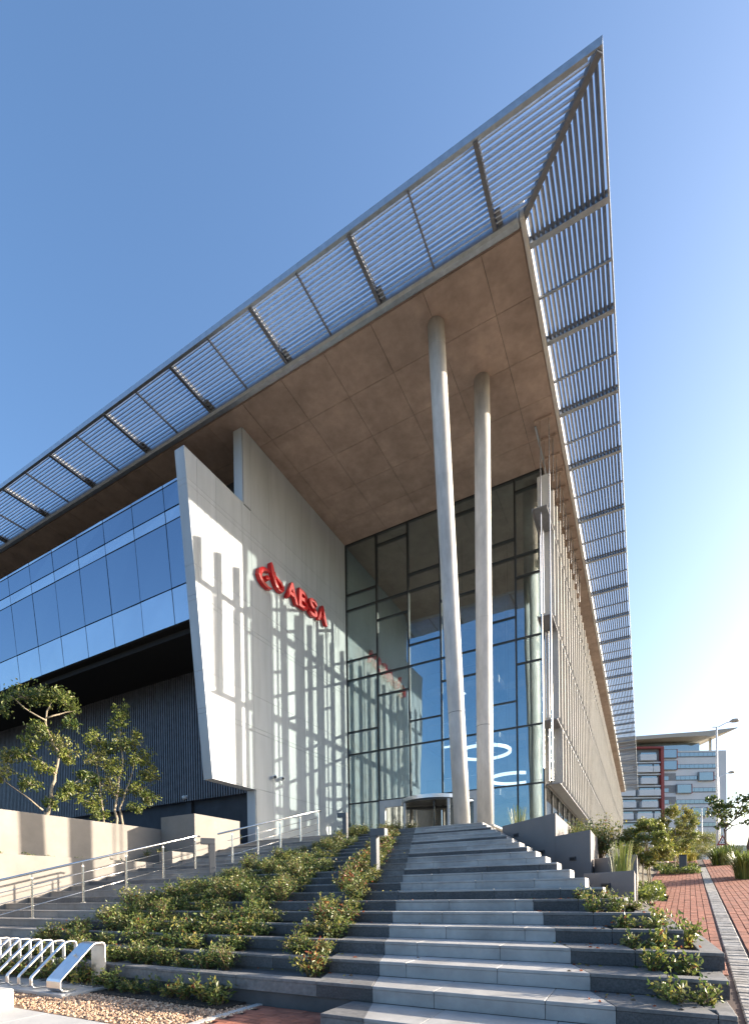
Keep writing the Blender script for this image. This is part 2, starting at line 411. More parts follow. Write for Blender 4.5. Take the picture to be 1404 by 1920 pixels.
sob = part(st, 'gravel_stones', ['gravel_stone', 'gravel_pale', 'gravel_brown'], bed); sob['kind'] = 'stuff'
sb = MB().box(-9.2, -3.75, 3.72, 4.08, -1.2, -1.125)
solo(sb, 'planting_bed', 'soil', (-6, 3.9, -1.14), kind='structure')
# red brick patch beside the lowest step
bp = thing('brick_apron', (-2.9, 3.2, -1.14), kind='structure')
q = MB(); q.quad((-3.52, 1.4, -1.152), (-2.3, 1.4, -1.152), (-2.3, 4.085, -1.152), (-3.6, 4.085, -1.152)); part(q, 'bedding', 'brick_joint', bp)
bm_ = mesh_of(MB().box(-0.098, 0.098, -0.047, 0.047, -0.03, 0.0), 'brick', 'brick_red', bevel=0.004)
for j in range(27):
    for i in range(7):
        x = -3.42+i*0.2+(0.1 if j % 2 else 0); y = 1.45+j*0.098
        if x > -2.38 or y > 4.03: continue
        place(bm_, 'brick', bp, (x, y, -1.138+random.uniform(-.002, .002)), (0, 0, random.uniform(-.012, .012)))
part(MB().box(-3.60, -3.525, 2.6, 4.08, -1.2, -1.128), 'edging_stone', 'paving_pale', bp)

# ------------------------------------------------------------------ brick path on the right, climbing beside the building
pth = thing('brick_path', (1.5, 6, path_z(1.5, 6)), kind='structure')
def PW(u, s, dz=0):           # u across, s along the climb
    x = u*PDY+s*PDX; y = -u*PDX+s*PDY
    return (x, y, -1.4+0.0964*min(s, 31.0)+dz)
q = MB()
for s0, s1 in ((0.5, 31), (31, 60)):
    q.quad(PW(-4.0 if s0 > 1 else -0.2, s0, -.012), PW(9, s0, -.012), PW(9, s1, -.012), PW(-4.0 if s0 > 1 else -0.2, s1, -.012))
q.quad(PW(-4.0, 15, -.0125), PW(-0.2, 15, -.0125), PW(-0.2, 31, -.0125), PW(-4.0, 31, -.0125))
part(q, 'path_bed', 'brick_joint', pth)
tilt = math.atan(0.0964)
cell = []
for i in range(-12, 46):
    u = 0.32-0.055+i*0.104 if i < 1 else 0.32+0.29+(i-1)*0.104
    s = 3.2+(0.102 if i % 2 else 0)
    while s < 30.5:
        x, y, z = PW(u, s)
        ok = not (u < -0.9 and s < 15) and not (x < 0.68 and y < 8.2) and not (x < 0.16 and y < 12.2) and not (x < 0.47 and 12.2 <= y < 15.5) and not (u > 1.2+0.155*s)
        if ok: cell.append((u, s))
        s += 0.204
cell.sort(key=lambda c: c[1])
pb = mesh_of(MB().box(-0.047, 0.047, -0.097, 0.097, -0.03, 0.0), 'brick', 'brick_red', bevel=0.003)
rest = MB()
for n, (u, s) in enumerate(cell):
    if n < 290:
        x, y, z = PW(u, s, random.uniform(-.003, .002))
        o = place(pb, 'brick', pth, (x, y, z)); o.rotation_euler = (tilt, 0, -PA)
    else:
        dz = random.uniform(-.003, .002)
        a, b, c, d = PW(u-.047, s-.097, dz), PW(u+.047, s-.097, dz), PW(u+.047, s+.097, dz), PW(u-.047, s+.097, dz)
        rest.hexa([(p[0], p[1], p[2]-.03) for p in (a, b, c, d)]+[a, b, c, d])
ro = part(rest, 'brick_field', 'brick_red', pth); ro['kind'] = 'stuff'
# strip of grey setts
sm = mesh_of(MB().box(-0.098, 0.098, -0.045, 0.045, -0.04, 0.0), 'sett', 'cobble', bevel=0.01)
s = 3.3; n = 0; rest = MB()
while s < 24:
    x, y, z = PW(0.32+0.117, s, random.uniform(-.002, .006))
    if n < 110:
        o = place(sm, 'sett', pth, (x, y, z)); o.rotation_euler = (tilt, 0, -PA+random.uniform(-.03, .03))
    else:
        a, b, c, d = (PW(0.437+i, s+j, 0.002) for i, j in ((-.098, -.045), (.098, -.045), (.098, .045), (-.098, .045)))
        rest.hexa([(p[0], p[1], p[2]-.03) for p in (a, b, c, d)]+[a, b, c, d])
    s += 0.098; n += 1
o = part(rest, 'sett_field', 'cobble', pth); o['kind'] = 'stuff'

# ------------------------------------------------------------------ the office building
B = thing('office_building', (-8, 20, ZL), 'large office building with overhanging concrete roof, louvred sunshade and tall glass entrance', 'building')
FARY = 102.0; LEFTX = -36.0
# roof slab and its soffit panels
part(MB().box(LEFTX, RX, RY, FARY, H+0.035, H+0.55), 'roof_slab', 'soffit_concrete', B)
sof = part(MB().box(LEFTX+0.1, RX-0.35, RY+0.3, GY+6, H+0.02, H+0.034), 'soffit', 'joint_grey', B)
ysf = [RY+0.02, 15.85, 17.6, 19.3, 20.9, GY+0.3, 25.0]
x = RX-0.02; i = 0
while x > LEFTX+1:
    x2 = x-(1.1 if i == 0 else 1.775)
    for j in range(len(ysf)-1):
        part(MB().box(x2+0.007, x-0.007, ysf[j]+0.007, ysf[j+1]-0.007, H, H+0.03), 'soffit_panel', 'soffit_concrete', sof)
    x = x2; i += 1
q = MB().box(-13.9, RX-0.02, 25.0, FARY, H, H+0.03); part(q, 'soffit_panel', 'soffit_concrete', sof)
fas = part(MB().box(LEFTX, RX, RY-0.26, RY-0.005, H-0.02, H+0.5), 'roof_fascia', 'galv_steel', B, bevel=0.06)
part(MB().box(RX+0.005, RX+0.12, RY-0.26, FARY, H-0.02, H+0.5), 'roof_fascia', 'fascia_pale', B, bevel=0.02)

# sunshade along the entrance side
ZC = H+0.12
can = part(MB().box(LEFTX, TX-0.053, TY, TY+0.05, ZC-0.02, ZC+0.17).box(LEFTX, TX-0.3, TY+0.05, TY+0.10, ZC-0.02, ZC+0.0), 'sunshade', 'galv_steel', B)
hip = MB().beam((RX-0.02, RY-0.02, ZC+0.02), (TX-0.06, TY+0.06, ZC+0.02), 0.14, 0.18); part(hip, 'hip_beam', 'louvre_dark', can)
beams = [-3.4-3.55*n for n in range(9)]
for bx in beams:
    part(MB().box(bx-0.055, bx+0.055, TY+0.05, RY-0.26, ZC-0.05, ZC-0.03).box(bx-0.02, bx+0.02, TY+0.05, RY-0.26, ZC-0.03, ZC+0.14).box(bx-0.055, bx+0.055, TY+0.05, RY-0.26, ZC+0.14, ZC+0.16),
         'beam', 'louvre_dark', can)
    part(MB().box(bx+0.08, bx+0.22, RY-0.62, RY-0.27, ZC+0.0, ZC+0.05).box(bx+0.08, bx+0.10, RY-0.5, RY-0.27, ZC+0.05, ZC+0.2), 'bracket', 'louvre_dark', can)
    part(MB().box(bx-1.775-0.02, bx-1.775+0.02, TY+0.05, RY-0.26, ZC-0.05, ZC+0.03), 'tie_bar', 'louvre_dark', can)
def blade(p, q, hh, tiltv):
    p, q = Vector(p), Vector(q); u = Vector(tiltv).normalized()
    return MB().beam(p, q, 0.026, hh, upv=u)
NB = 15
for n in range(NB):
    f = (n+0.6)/NB; y = RY-0.28-(RY-0.28-TY-0.12)*f
    xh = RX+(RY-y)/(RY-TY)*(TX-RX)-0.08                    # where the blade meets the hip
    ends = [xh]+[b for b in beams]+[LEFTX]
    for a, b in zip(ends[:-1], ends[1:]):
        if b < a-0.05:
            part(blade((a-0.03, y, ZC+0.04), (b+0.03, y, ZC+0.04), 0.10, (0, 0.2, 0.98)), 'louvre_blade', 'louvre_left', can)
# sunshade along the street side
can2 = part(MB().box(TX-0.05, TX, TY, FARY, ZC-0.02, ZC+0.17), 'sunshade', 'galv_steel', B)
yb = [14.7, 17.55, 20.4, 23.2]+[26.7+3.45*n for n in range(22)]
for y in yb:
    part(MB().box(RX+0.12, TX-0.05, y-0.075, y+0.075, ZC-0.05, ZC-0.03).box(RX+0.12, TX-0.05, y-0.02, y+0.02, ZC-0.03, ZC+0.14).box(RX+0.12, TX-0.05, y-0.075, y+0.075, ZC+0.14, ZC+0.16),
         'beam', 'galv_steel', can2)
for a, b in zip(yb[:-1], yb[1:]):
    m_ = (a+b)/2; part(MB().box(RX+0.12, TX-0.05, m_-0.03, m_+0.03, ZC-0.05, ZC+0.02), 'tie_bar', 'galv_steel', can2)
rest = MB(); cnt = 0
for bi, (y0, y1) in enumerate(zip([None]+yb, yb+[FARY])):
    for n in range(NB):
        f = (n+0.6)/NB; x = RX+0.16+(TX-0.1-RX-0.16)*f
        a = y0 if y0 is not None else RY-(x-RX)/(TX-RX)*(RY-TY)+0.08
        if y1-a < 0.1: continue
        mb = blade((x, a+0.03, ZC+0.04), (x, y1-0.03, ZC+0.04), 0.12, (-0.62, 0, 0.8))
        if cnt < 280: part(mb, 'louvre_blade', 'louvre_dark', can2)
        else:
            b0 = len(rest.v); rest.v += mb.v; rest.f += [tuple(i+b0 for i in f_) for f_ in mb.f]; rest.m += mb.m
        cnt += 1
o = part(rest, 'louvre_field', 'louvre_dark', can2); o['kind'] = 'stuff'

# white wall with its forward-leaning blade end
def lean(z): return 12.0+(15.07-z)*(1.03/10.81)
WT = 0.44
ZB = 4.24
wall = MB()
pts = [(lean(15.0)+0.03, 15.0), (14.85, 15.0), (14.85, H+0.02), (GY, H+0.02), (GY, ZL-0.3), (15.3, ZL-0.3), (15.3, ZB+0.02), (lean(ZB)+0.03, ZB+0.02)]
wall.prism(pts, 'X', WX-WT+0.03, WX-0.02)
wl = part(wall, 'white_wall', 'joint_grey', B)
zs = [ZB, 6.47, 6.64, 7.9, 10.24, 10.40, 11.38, 13.94, 14.12, 15.05]
yv = [None, 12.55, 13.42, 14.75, 15.25, 16.33, 17.45, 18.6, 19.75, 20.9, GY-0.02]
J = 0.009
for zi in range(len(zs)-1):
    z0, z1 = zs[zi], zs[zi+1]
    for yi in range(len(yv)-1):
        a0 = yv[yi] if yi else lean(z0); a1 = yv[yi] if yi else lean(z1); b = yv[yi+1]
        if yi == 1 and z1 < 9.1:
            pass
        if b <= lean(z0)+0.05: continue
        if yi and yv[yi] < lean(z0): a0 = lean(z0); a1 = lean(z1)
        j0 = 0 if (yi == 0 or a0 == lean(z0)) else J/2
        z1e = z1-J/2; z0e = z0+J/2
        part(MB().prism([(a0+j0, z0e), (b-J/2, z0e), (b-J/2, z1e), (a1+j0, z1e)], 'X', WX-0.025, WX), 'wall_panel', 'white_panel', wl)
    # edge panels of the leaning end
    part(MB().hexa([(WX-WT, lean(z0)-0.0, z0+J/2), (WX-0.0255, lean(z0), z0+J/2), (WX-0.0255, lean(z0)+0.028, z0+J/2), (WX-WT, lean(z0)+0.028, z0+J/2),
                    (WX-WT, lean(z1), z1-J/2), (WX-0.0255, lean(z1), z1-J/2), (WX-0.0255, lean(z1)+0.028, z1-J/2), (WX-WT, lean(z1)+0.028, z1-J/2)]), 'edge_panel', 'white_panel', wl)
    # back of the blade
    part(MB().prism([(lean(z0)+0.03, z0+J/2), (15.3, z0+J/2), (15.3, z1-J/2), (lean(z1)+0.03, z1-J/2)], 'X', WX-WT, WX-WT+0.028), 'wall_panel', 'white_panel', wl)
part(MB().box(WX-WT, WX, lean(15.05), 14.85, 15.051, 15.10), 'coping', 'white_panel', wl)
part(MB().box(WX-WT, WX, lean(ZB), 15.3, ZB-0.045, ZB-0.001), 'underside_panel', 'white_panel', wl)
for i in range(3, len(yv)-1):               # tall upper panels up to the soffit
    part(MB().box(WX-0.025, WX, max(yv[i], 14.86)+J/2, yv[i+1]-J/2, 15.05+J/2 if i > 3 else 15.11, H-0.01), 'wall_panel', 'white_panel', wl)
part(MB().box(WX-WT, WX-0.0255, 14.82, 14.849, 15.11, H-0.01), 'edge_panel', 'white_panel', wl)
for i in range(4, len(yv)-1):               # plinth panels under the recess
    a = 15.31 if i == 4 else yv[i]+J/2
    part(MB().box(WX-0.025, WX, a, yv[i+1]-J/2, ZL-0.2, ZB-J/2), 'wall_panel', 'white_panel', wl)
part(MB().box(WX-WT, WX-0.0255, 15.27, 15.299, ZL-0.25, ZB-0.05), 'edge_panel', 'white_panel', wl)
# the wall runs on inside the lobby
part(MB().box(WX-WT, WX-0.01, GY+0.1, 36, ZL-0.3, H), 'lobby_wall', 'interior_wall', B)

# leaning ribbon of glazing on the left
RO = 0.18
def rly(z): return lean(z)+RO
rb = MB().prism([(rly(9.78)+0.06, 9.78), (16.2, 9.78), (16.2, 14.44), (rly(14.44)+0.06, 14.44)], 'X', LEFTX, WX-WT-0.01)
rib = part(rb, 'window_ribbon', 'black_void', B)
rz = [(9.80, 11.01, 'spandrel'), (11.03, 13.18, 'ribbon_glass'), (13.20, 13.59, 'spandrel'), (13.61, 14.34, 'ribbon_glass'), (14.36, 14.46, 'spandrel')]
jx = [WX-WT-0.02, -14.72]+[-14.72-1.68*n for n in range(1, 13)]
for a, b in zip(jx[:-1], jx[1:]):
    for z0, z1, m_ in rz:
        z0 += 0.012; z1 -= 0.012
        wob = random.uniform(-0.010, 0.010)
        p = MB().hexa([(b+0.016, rly(z0)+wob, z0), (a-0.016, rly(z0), z0), (a-0.016, rly(z0)+0.05, z0), (b+0.016, rly(z0)+0.05, z0),
                       (b+0.016, rly(z1), z1), (a-0.016, rly(z1)+wob, z1), (a-0.016, rly(z1)+0.05, z1), (b+0.016, rly(z1)+0.05, z1)])
        part(p, 'pane' if m_ == 'ribbon_glass' else 'spandrel_panel', m_, rib)
# set-back storey above the ribbon and the deep recess below it
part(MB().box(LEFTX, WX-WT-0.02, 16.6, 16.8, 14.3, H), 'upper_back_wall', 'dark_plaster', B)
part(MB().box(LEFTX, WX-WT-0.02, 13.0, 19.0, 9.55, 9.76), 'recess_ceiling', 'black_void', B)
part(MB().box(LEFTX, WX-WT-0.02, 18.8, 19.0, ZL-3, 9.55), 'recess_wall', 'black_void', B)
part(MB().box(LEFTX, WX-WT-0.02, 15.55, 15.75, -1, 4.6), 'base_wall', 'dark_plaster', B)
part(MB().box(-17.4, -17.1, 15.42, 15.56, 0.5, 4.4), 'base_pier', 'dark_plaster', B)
for px in (-16.9, -22.2, -27.5):
    part(MB().tube([(px, 16.3, 4), (px, 16.3, 9.6)], 0.16, 12), 'recess_column', 'column_concrete', B, smooth=True)
scr = part(MB().box(LEFTX, WX-WT-0.04, 15.42, 15.46, 9.2, 9.26).box(LEFTX, WX-WT-0.04, 15.42, 15.46, 6.9, 6.96).box(LEFTX, WX-WT-0.04, 15.42, 15.46, 4.45, 4.51), 'slat_screen', 'dark_frame', B)
sm_ = mesh_of(MB().box(-0.025, 0.025, -0.07, 0.07, -2.87, 2.87), 'slat', 'slat_dark')
x = WX-WT-0.10; n = 0; rest = MB()
while x > -33:
    if n < 170: place(sm_, 'slat', scr, (x, 15.34, 7.03-0.03))
    x -= 0.14; n += 1
part(MB().box(LEFTX, WX-WT-0.04, 15.47, 15.50, 4.4, 9.0), 'screen_backing', 'black_void', scr)

# columns
def col(top, bot, r0, r1):
    t, b = Vector(top), Vector(bot)
    mb = MB().tube([b+(t-b)*f for f in (0, 0.2, 0.4, 0.6, 0.8, 1)], [r1+(r0-r1)*f for f in (0, 0.2, 0.4, 0.6, 0.8, 1)], 40)
    c = part(mb, 'column', 'column_concrete', B, smooth=True)
    for f in (0.235, 0.47, 0.70, 0.955):
        p = b+(t-b)*f; d = (t-b).normalized()
        part(MB().tube([p-d*0.008, p+d*0.008], (r1+(r0-r1)*f)+0.0025, 40), 'casting_joint', 'joint_grey' if f < 0.3 else 'column_concrete', c, smooth=False)
col((-5.62, 15.19, H+0.02), (-5.19, 15.9, ZL-0.05), 0.265, 0.265)
col((-4.82, 17.55, H+0.02), (-4.86, 17.45, ZL-0.05), 0.27, 0.29)

# entrance curtain wall
mull = [-13.36, -11.59, -9.88, -8.24, -6.50, -4.78, -3.66]
full = [4.70, 7.22, 11.03, 14.62]
odd, even = [15.42, 12.03, 8.37], [17.4, 13.7, 9.95]
cw = part(MB().box(-13.36, -3.6, GY-0.03, GY+0.12, H-0.05, H), 'curtain_wall', 'dark_frame', B)
def edge_x(z): return -3.66
for m_ in mull: part(MB().box(m_-0.032, m_+0.032, GY-0.045, GY+0.16, ZL, H-0.05), 'mullion', 'dark_frame', cw)
for i in range(6):
    a, b = mull[i]+0.032, mull[i+1]-0.032
    lv = sorted([ZL]+full+(odd if i % 2 == 0 else even)+[H-0.05])
    door = i in (1, 2, 3)
    for j in range(len(lv)-1):
        z0, z1 = lv[j], lv[j+1]
        if j: part(MB().box(a, b, GY-0.04, GY+0.14, z0-0.032, z0+0.032), 'transom', 'dark_frame', cw)
        if j == 0 and door: continue
        yw = random.uniform(-0.0035, 0.0035); yt = random.uniform(-0.0035, 0.0035)
        z0 += 0.03; z1 -= 0.03
        part(MB().hexa([(a, GY, z0), (b, GY+yw, z0), (b, GY+yw+0.02, z0), (a, GY+0.02, z0), (a, GY+yt, z1), (b, GY+yt+yw, z1), (b, GY+yt+yw+0.02, z1), (a, GY+yt+0.02, z1)]), 'pane', 'curtain_glass', cw)
# street-side glazing behind the fins
sg = part(MB().box(-3.75, -3.6, GY, 36, H-0.1, H), 'street_glazing', 'dark_frame', B)
for n in range(9):
    y = GY+0.1+n*1.86
    part(MB().box(-3.72, -3.62, y-0.03, y+0.03, ZL, H-0.1), 'mullion', 'dark_frame', sg)
    if n < 8:
        lv = [ZL]+full+[H-0.1]
        for z0, z1 in zip(lv[:-1], lv[1:]):
            part(MB().box(-3.68, -3.66, y+0.03, y+1.83, z0+0.03, z1-0.03), 'pane', 'clear_glass', sg)
for z in full: part(MB().box(-3.72, -3.62, GY, 37.2, z-0.05, z+0.05), 'transom', 'dark_frame', sg)
part(MB().box(-4.1, -3.7, 37.3, FARY, ZL-1.5, H), 'street_wall', 'bg_grey', B)
for n in range(17):
    for z0, z1 in ((3.0, 4.4), (5.3, 6.9), (8.5, 10.6), (12.2, 14.2)):
        part(MB().box(-3.70, -3.66, 38+n*3.7, 41.2+n*3.7, z0, z1), 'window', 'bg_glass', B)

# lobby interior
part(MB().box(WX+0.02, -3.7, GY+0.16, 38, ZL-0.3, ZL-0.01), 'lobby_floor', 'interior_floor', B)
part(MB().box(WX+0.02, -4.0, 36.5, 36.8, ZL, H), 'lobby_back_wall', 'interior_wall', B)
for z in (6.9, 10.7, 14.3):
    part(MB().box(WX+0.02, -8.2, 33.0, 36.5, z-0.45, z), 'gallery_floor', 'interior_floor', B)
    part(MB().box(-9.2, -3.9, 34.6, 36.5, z-0.45, z), 'gallery_floor', 'interior_floor', B)
for i_, (lx, ly, lz) in enumerate(((-12.2, 33.6, 6.43), (-10.6, 33.8, 6.43), (-12.0, 33.4, 10.23), (-9.6, 33.6, 10.23), (-11.0, 33.7, 13.83))):
    part(MB().box(lx-0.32, lx+0.32, ly-0.16, ly+0.16, lz-0.03, lz+0.01), 'ceiling_panel_light', 'ring_light', B)
for z in (6.9, 10.7, 14.3):
    part(MB().box(WX+0.02, -8.2, 33.0, 33.02, z, z+1.0), 'gallery_balustrade', 'clear_glass', B); part(MB().box(WX+0.02, -8.2, 32.97, 33.05, z+1.0, z+1.05), 'gallery_rail', 'stainless', B)
part(MB().box(-8.4, -5.4, 30.0, 30.9, ZL, ZL+1.1), 'reception_desk', 'white_panel', B)
part(MB().tube([(-4.25, 23.05, ZL), (-4.25, 23.05, H)], 0.30, 32), 'corner_column', 'soffit_concrete', B, smooth=True)

# revolving door in its portal
rdx, rdy, rr = -8.55, GY-0.25, 1.55
rd = part(MB().box(-11.56, -11.25, GY-0.08, GY+0.1, ZL, 4.67).box(-11.25, -6.6, GY-0.08, GY+0.1, 4.32, 4.67).box(-6.75, -6.5, GY-0.08, GY+0.1, ZL, 4.32), 'door_portal', 'white_panel', B)
mb = MB(); N = 40
ring = [(rdx+math.cos(2*math.pi*i/N)*rr, rdy+math.sin(2*math.pi*i/N)*rr) for i in range(N)]
mb.prism(ring, 'Z', 4.24, 4.40); part(mb, 'drum_canopy', 'brushed_steel', rd)
mb = MB().prism([(rdx+(p[0]-rdx)*0.97, rdy+(p[1]-rdy)*0.97) for p in ring], 'Z', 4.16, 4.22); part(mb, 'drum_ceiling', 'dark_frame', rd)
for a0, a1 in ((150, 225), (-45, 30)):
    mb = MB(); P = [(rdx+math.cos(R(a0+(a1-a0)*i/8))*(rr-0.05), rdy+math.sin(R(a0+(a1-a0)*i/8))*(rr-0.05)) for i in range(9)]
    for p, q_ in zip(P[:-1], P[1:]): mb.quad((*p, ZL), (*q_, ZL), (*q_, 4.16), (*p, 4.16))
    part(mb, 'drum_glass', 'clear_glass', rd)
    for p in (P[0], P[-1]): part(MB().box(p[0]-0.05, p[0]+0.05, p[1]-0.05, p[1]+0.05, ZL, 4.2), 'drum_post', 'white_panel', rd)
for a in (20, 110, 200, 290):
    d = Vector((math.cos(R(a)), math.sin(R(a)), 0))
    c = Vector((rdx, rdy, 0))
    wgo = part(MB().beam(c+Vector((0, 0, ZL+0.05)), c+d*1.4+Vector((0, 0, ZL+0.05)), 0.05, 0.1).beam(c+Vector((0, 0, 4.05)), c+d*1.4+Vector((0, 0, 4.05)), 0.05, 0.12)
               .beam(c+d*1.4+Vector((0, 0, ZL)), c+d*1.4+Vector((0, 0, 4.1)), 0.05, 0.05, upv=(1, 0, 0)), 'door_wing', 'dark_frame', rd)
part(MB().tube([(rdx, rdy, ZL), (rdx, rdy, 4.2)], 0.06, 12), 'door_shaft', 'dark_frame', rd)
for xa, xb in ((-11.2, -10.2), (-7.0, -6.75)):
    part(MB().box(xa, xb, GY-0.01, GY+0.01, ZL, 4.3), 'side_light', 'clear_glass', rd)

# screen of upright fins hung along the street side
scn = part(MB().box(-3.52, -3.46, 20.2, 26, H-0.10, H-0.06), 'fin_screen', 'galv_steel', B)
gl = [14.62, 11.03, 7.22, 4.70]
def fy(z): return 19.9+(14.62-z)*0.28
for n in range(12):                         # hanger brackets and rods under the soffit
    y = 20.05+n*0.94
    part(MB().box(-3.50, -2.86, y-0.05, y+0.05, H-0.10, H-0.02), 'hanger_bracket', 'soffit_concrete', scn)
    for rx in (-3.30, -2.98):
        part(MB().tube([(rx, y, H-0.1), (rx, y, 16.2 if n else 4.75)], 0.022, 8), 'hanger_rod', 'stainless', scn)
for z in gl:
    y0 = fy(z)
    part(MB().box(-3.60, -3.06, y0, FARY-2, z-0.055, z-0.03).box(-3.62, -3.58, y0, FARY-2, z-0.12, z), 'gantry', 'louvre_dark', scn)
tops = [16.2]+gl
fm = [mesh_of(MB().box(-0.22, 0.22, -0.035, 0.035, -(a-b)/2+0.08, (a-b)/2-0.10).box(0.22, 0.25, -0.045, 0.045, -(a-b)/2+0.08, (a-b)/2-0.10), 'fin', 'fin_cream') for a, b in zip(tops[:-1], tops[1:])]
SP = 0.94; rest = MB(); nf = 0
for n in range(86):
    y = 20.42+n*SP
    for lv_ in range(4):
        a, b = tops[lv_], tops[lv_+1]
        if y < fy(b)+0.15: continue
        if nf < 290 and n < 74:
            place(fm[lv_], 'fin', scn, (-3.26+0.0, y, (a+b)/2)); nf += 1
        else: rest.box(-3.48, -3.01, y-0.04, y+0.04, b+0.08, a-0.1)
        if n < 24:
            part(MB().box(-3.36, -3.08, y-0.05, y+0.05, b-0.02, b+0.08), 'fin_clip', 'louvre_dark', scn)
o = part(rest, 'fin_field', 'fin_cream', scn); o['kind'] = 'stuff'
for i_, (zt, zb_) in enumerate(((14.55, 11.1), (10.95, 7.3), (7.1, 4.8))):
    for dx in (-3.5, -3.38): part(MB().tube([(dx, fy(zb_)+0.06, zt-0.02), (dx, fy(zb_)+0.06, zb_)], 0.028, 8), 'edge_tube', 'stainless', scn)
# lower storey of the street side under the fins
part(MB().box(-3.9, -3.72, GY+0.2, FARY, ZL-3, ZL), 'street_plinth', 'dark_plaster', B)

# ------------------------------------------------------------------ sign on the white wall
sg_ = thing('wall_sign', (WX, 17.8, 12.7), 'red raised letters and swirl emblem mounted on the white wall', 'sign')
def stroke(pts, wd, name, x0=WX+0.03, x1=WX+0.20):
    """a raised band that follows pts (y,z) with half-widths wd"""
    n = len(pts); Lf, Rg = [], []
    for i in range(n):
        a = Vector(pts[max(i-1, 0)]); b = Vector(pts[min(i+1, n-1)]); d = (b-a).normalized(); nn = Vector((-d.y, d.x)); p = Vector(pts[i])
        Lf.append(p+nn*wd[i]); Rg.append(p-nn*wd[i])
    mb = MB(); b0 = 0
    for i in range(n):
        for q_ in (Lf[i], Rg[i]):
            mb.v += [(x0, q_.x, q_.y), (x1, pts[i][0]+(q_.x-pts[i][0])*0.8, pts[i][1]+(q_.y-pts[i][1])*0.8)]
        mb.v.append((x1+0.02, pts[i][0], pts[i][1]))
    for i in range(n-1):
        o_, p_ = i*5, (i+1)*5
        for f in ((o_, o_+1, p_+1, p_), (o_+1, o_+4, p_+4, p_+1), (o_+4, o_+3, p_+3, p_+4), (o_+3, o_+2, p_+2, p_+3), (o_+2, o_, p_, p_+2)):
            mb.f.append(f); mb.m.append(0)
    mb.f.append((0, 2, 3, 4, 1)); mb.m.append(0); e = (n-1)*5; mb.f.append((e, e+1, e+4, e+3, e+2)); mb.m.append(0)
    return part(mb, name, 'sign_red', sg_, bevel=0)
stroke([(16.10, 13.10), (15.92, 13.10), (15.72, 13.02), (15.56, 12.86), (15.52, 12.70), (15.60, 12.56), (15.76, 12.47), (16.0, 12.43), (16.24, 12.49)],
       [0.02, 0.07, 0.10, 0.115, 0.115, 0.10, 0.085, 0.06, 0.015], 'emblem_crescent')
stroke([(15.83, 12.76), (15.88, 12.775), (15.97, 12.80), (16.06, 12.825), (16.11, 12.84)], [0.02, 0.08, 0.115, 0.08, 0.02], 'emblem_dot')
stroke([(16.22, 13.56), (16.26, 13.46), (16.30, 13.30), (16.36, 13.12), (16.44, 12.95), (16.56, 12.81), (16.72, 12.73), (16.88, 12.76), (16.97, 12.86), (16.96, 12.98), (16.86, 13.06), (16.70, 13.08), (16.50, 13.14), (16.42, 13.28)],
       [0.05, 0.10, 0.12, 0.12, 0.11, 0.10, 0.09, 0.085, 0.085, 0.08, 0.07, 0.06, 0.05, 0.03], 'emblem_loop')
for ch, ya, yb_, zb_ in (('A', 17.16, 17.98, 12.68), ('B', 18.05, 18.74, 12.74), ('S', 18.80, 19.46, 12.78), ('A', 19.50, 20.30, 12.84)):
    cu = bpy.data.curves.new('letter', 'FONT'); cu.body = ch; cu.size = 1.0; cu.extrude = 0.075; cu.offset = 0.012; cu.bevel_depth = 0.008; cu.resolution_u = 4
    to = bpy.data.objects.new('tmp', cu); C.objects.link(to)
    dg = bpy.context.evaluated_depsgraph_get(); me = bpy.data.meshes.new_from_object(to.evaluated_get(dg)); bpy.data.objects.remove(to)
    xs_ = [v.co.x for v in me.vertices]; ys_ = [v.co.y for v in me.vertices]
    x0, x1, y0, y1 = min(xs_), max(xs_), min(ys_), max(ys_)
    sx = (yb_-ya)/(x1-x0); sy = 0.80/(y1-y0)
    for v in me.vertices:
        a, b, c = v.co
        v.co = (WX+0.13+c, ya+(a-x0)*sx+ (b-y0)*sy*0.04, zb_+(b-y0)*sy)
        v.co -= Vector((WX, 17.8, 12.7))
    me.materials.clear(); me.materials.append(MT['sign_red'])
    o = bpy.data.objects.new('letter', me); C.objects.link(o); o.parent = sg_; o['label'] = 'red raised letter '+ch

# ------------------------------------------------------------------ security cameras, pendant rings
def camera_unit(loc, rz, label):
    t = thing('security_camera', loc, label, 'camera', rz=rz)
    part(MB().tube([(0, 0, 0), (0.14, 0, 0)], 0.035, 10), 'arm', 'lamp_white', t, local=True)
    part(MB().tube([(0.10, 0, -0.05), (0.14, -0.05, -0.06), (0.20, -0.12, -0.07), (0.22, -0.15, -0.075)], [0.05, 0.09, 0.09, 0.07], 12), 'housing', 'lamp_white', t, smooth=True, local=True)
    part(MB().tube([(0.221, -0.151, -0.075), (0.235, -0.17, -0.078)], 0.055, 12), 'lens', 'dark_frame', t, local=True)
camera_unit((WX, 16.35, 4.92), 0, 'white security camera on the white wall, the one farther from the glass entrance')
camera_unit((WX, 16.75, 4.95), 0.3, 'white security camera on the white wall, the one closer to the glass entrance')
camera_unit((-17.25, 15.42, 4.35), -1.4, 'small white security camera on the dark pier under the slats')
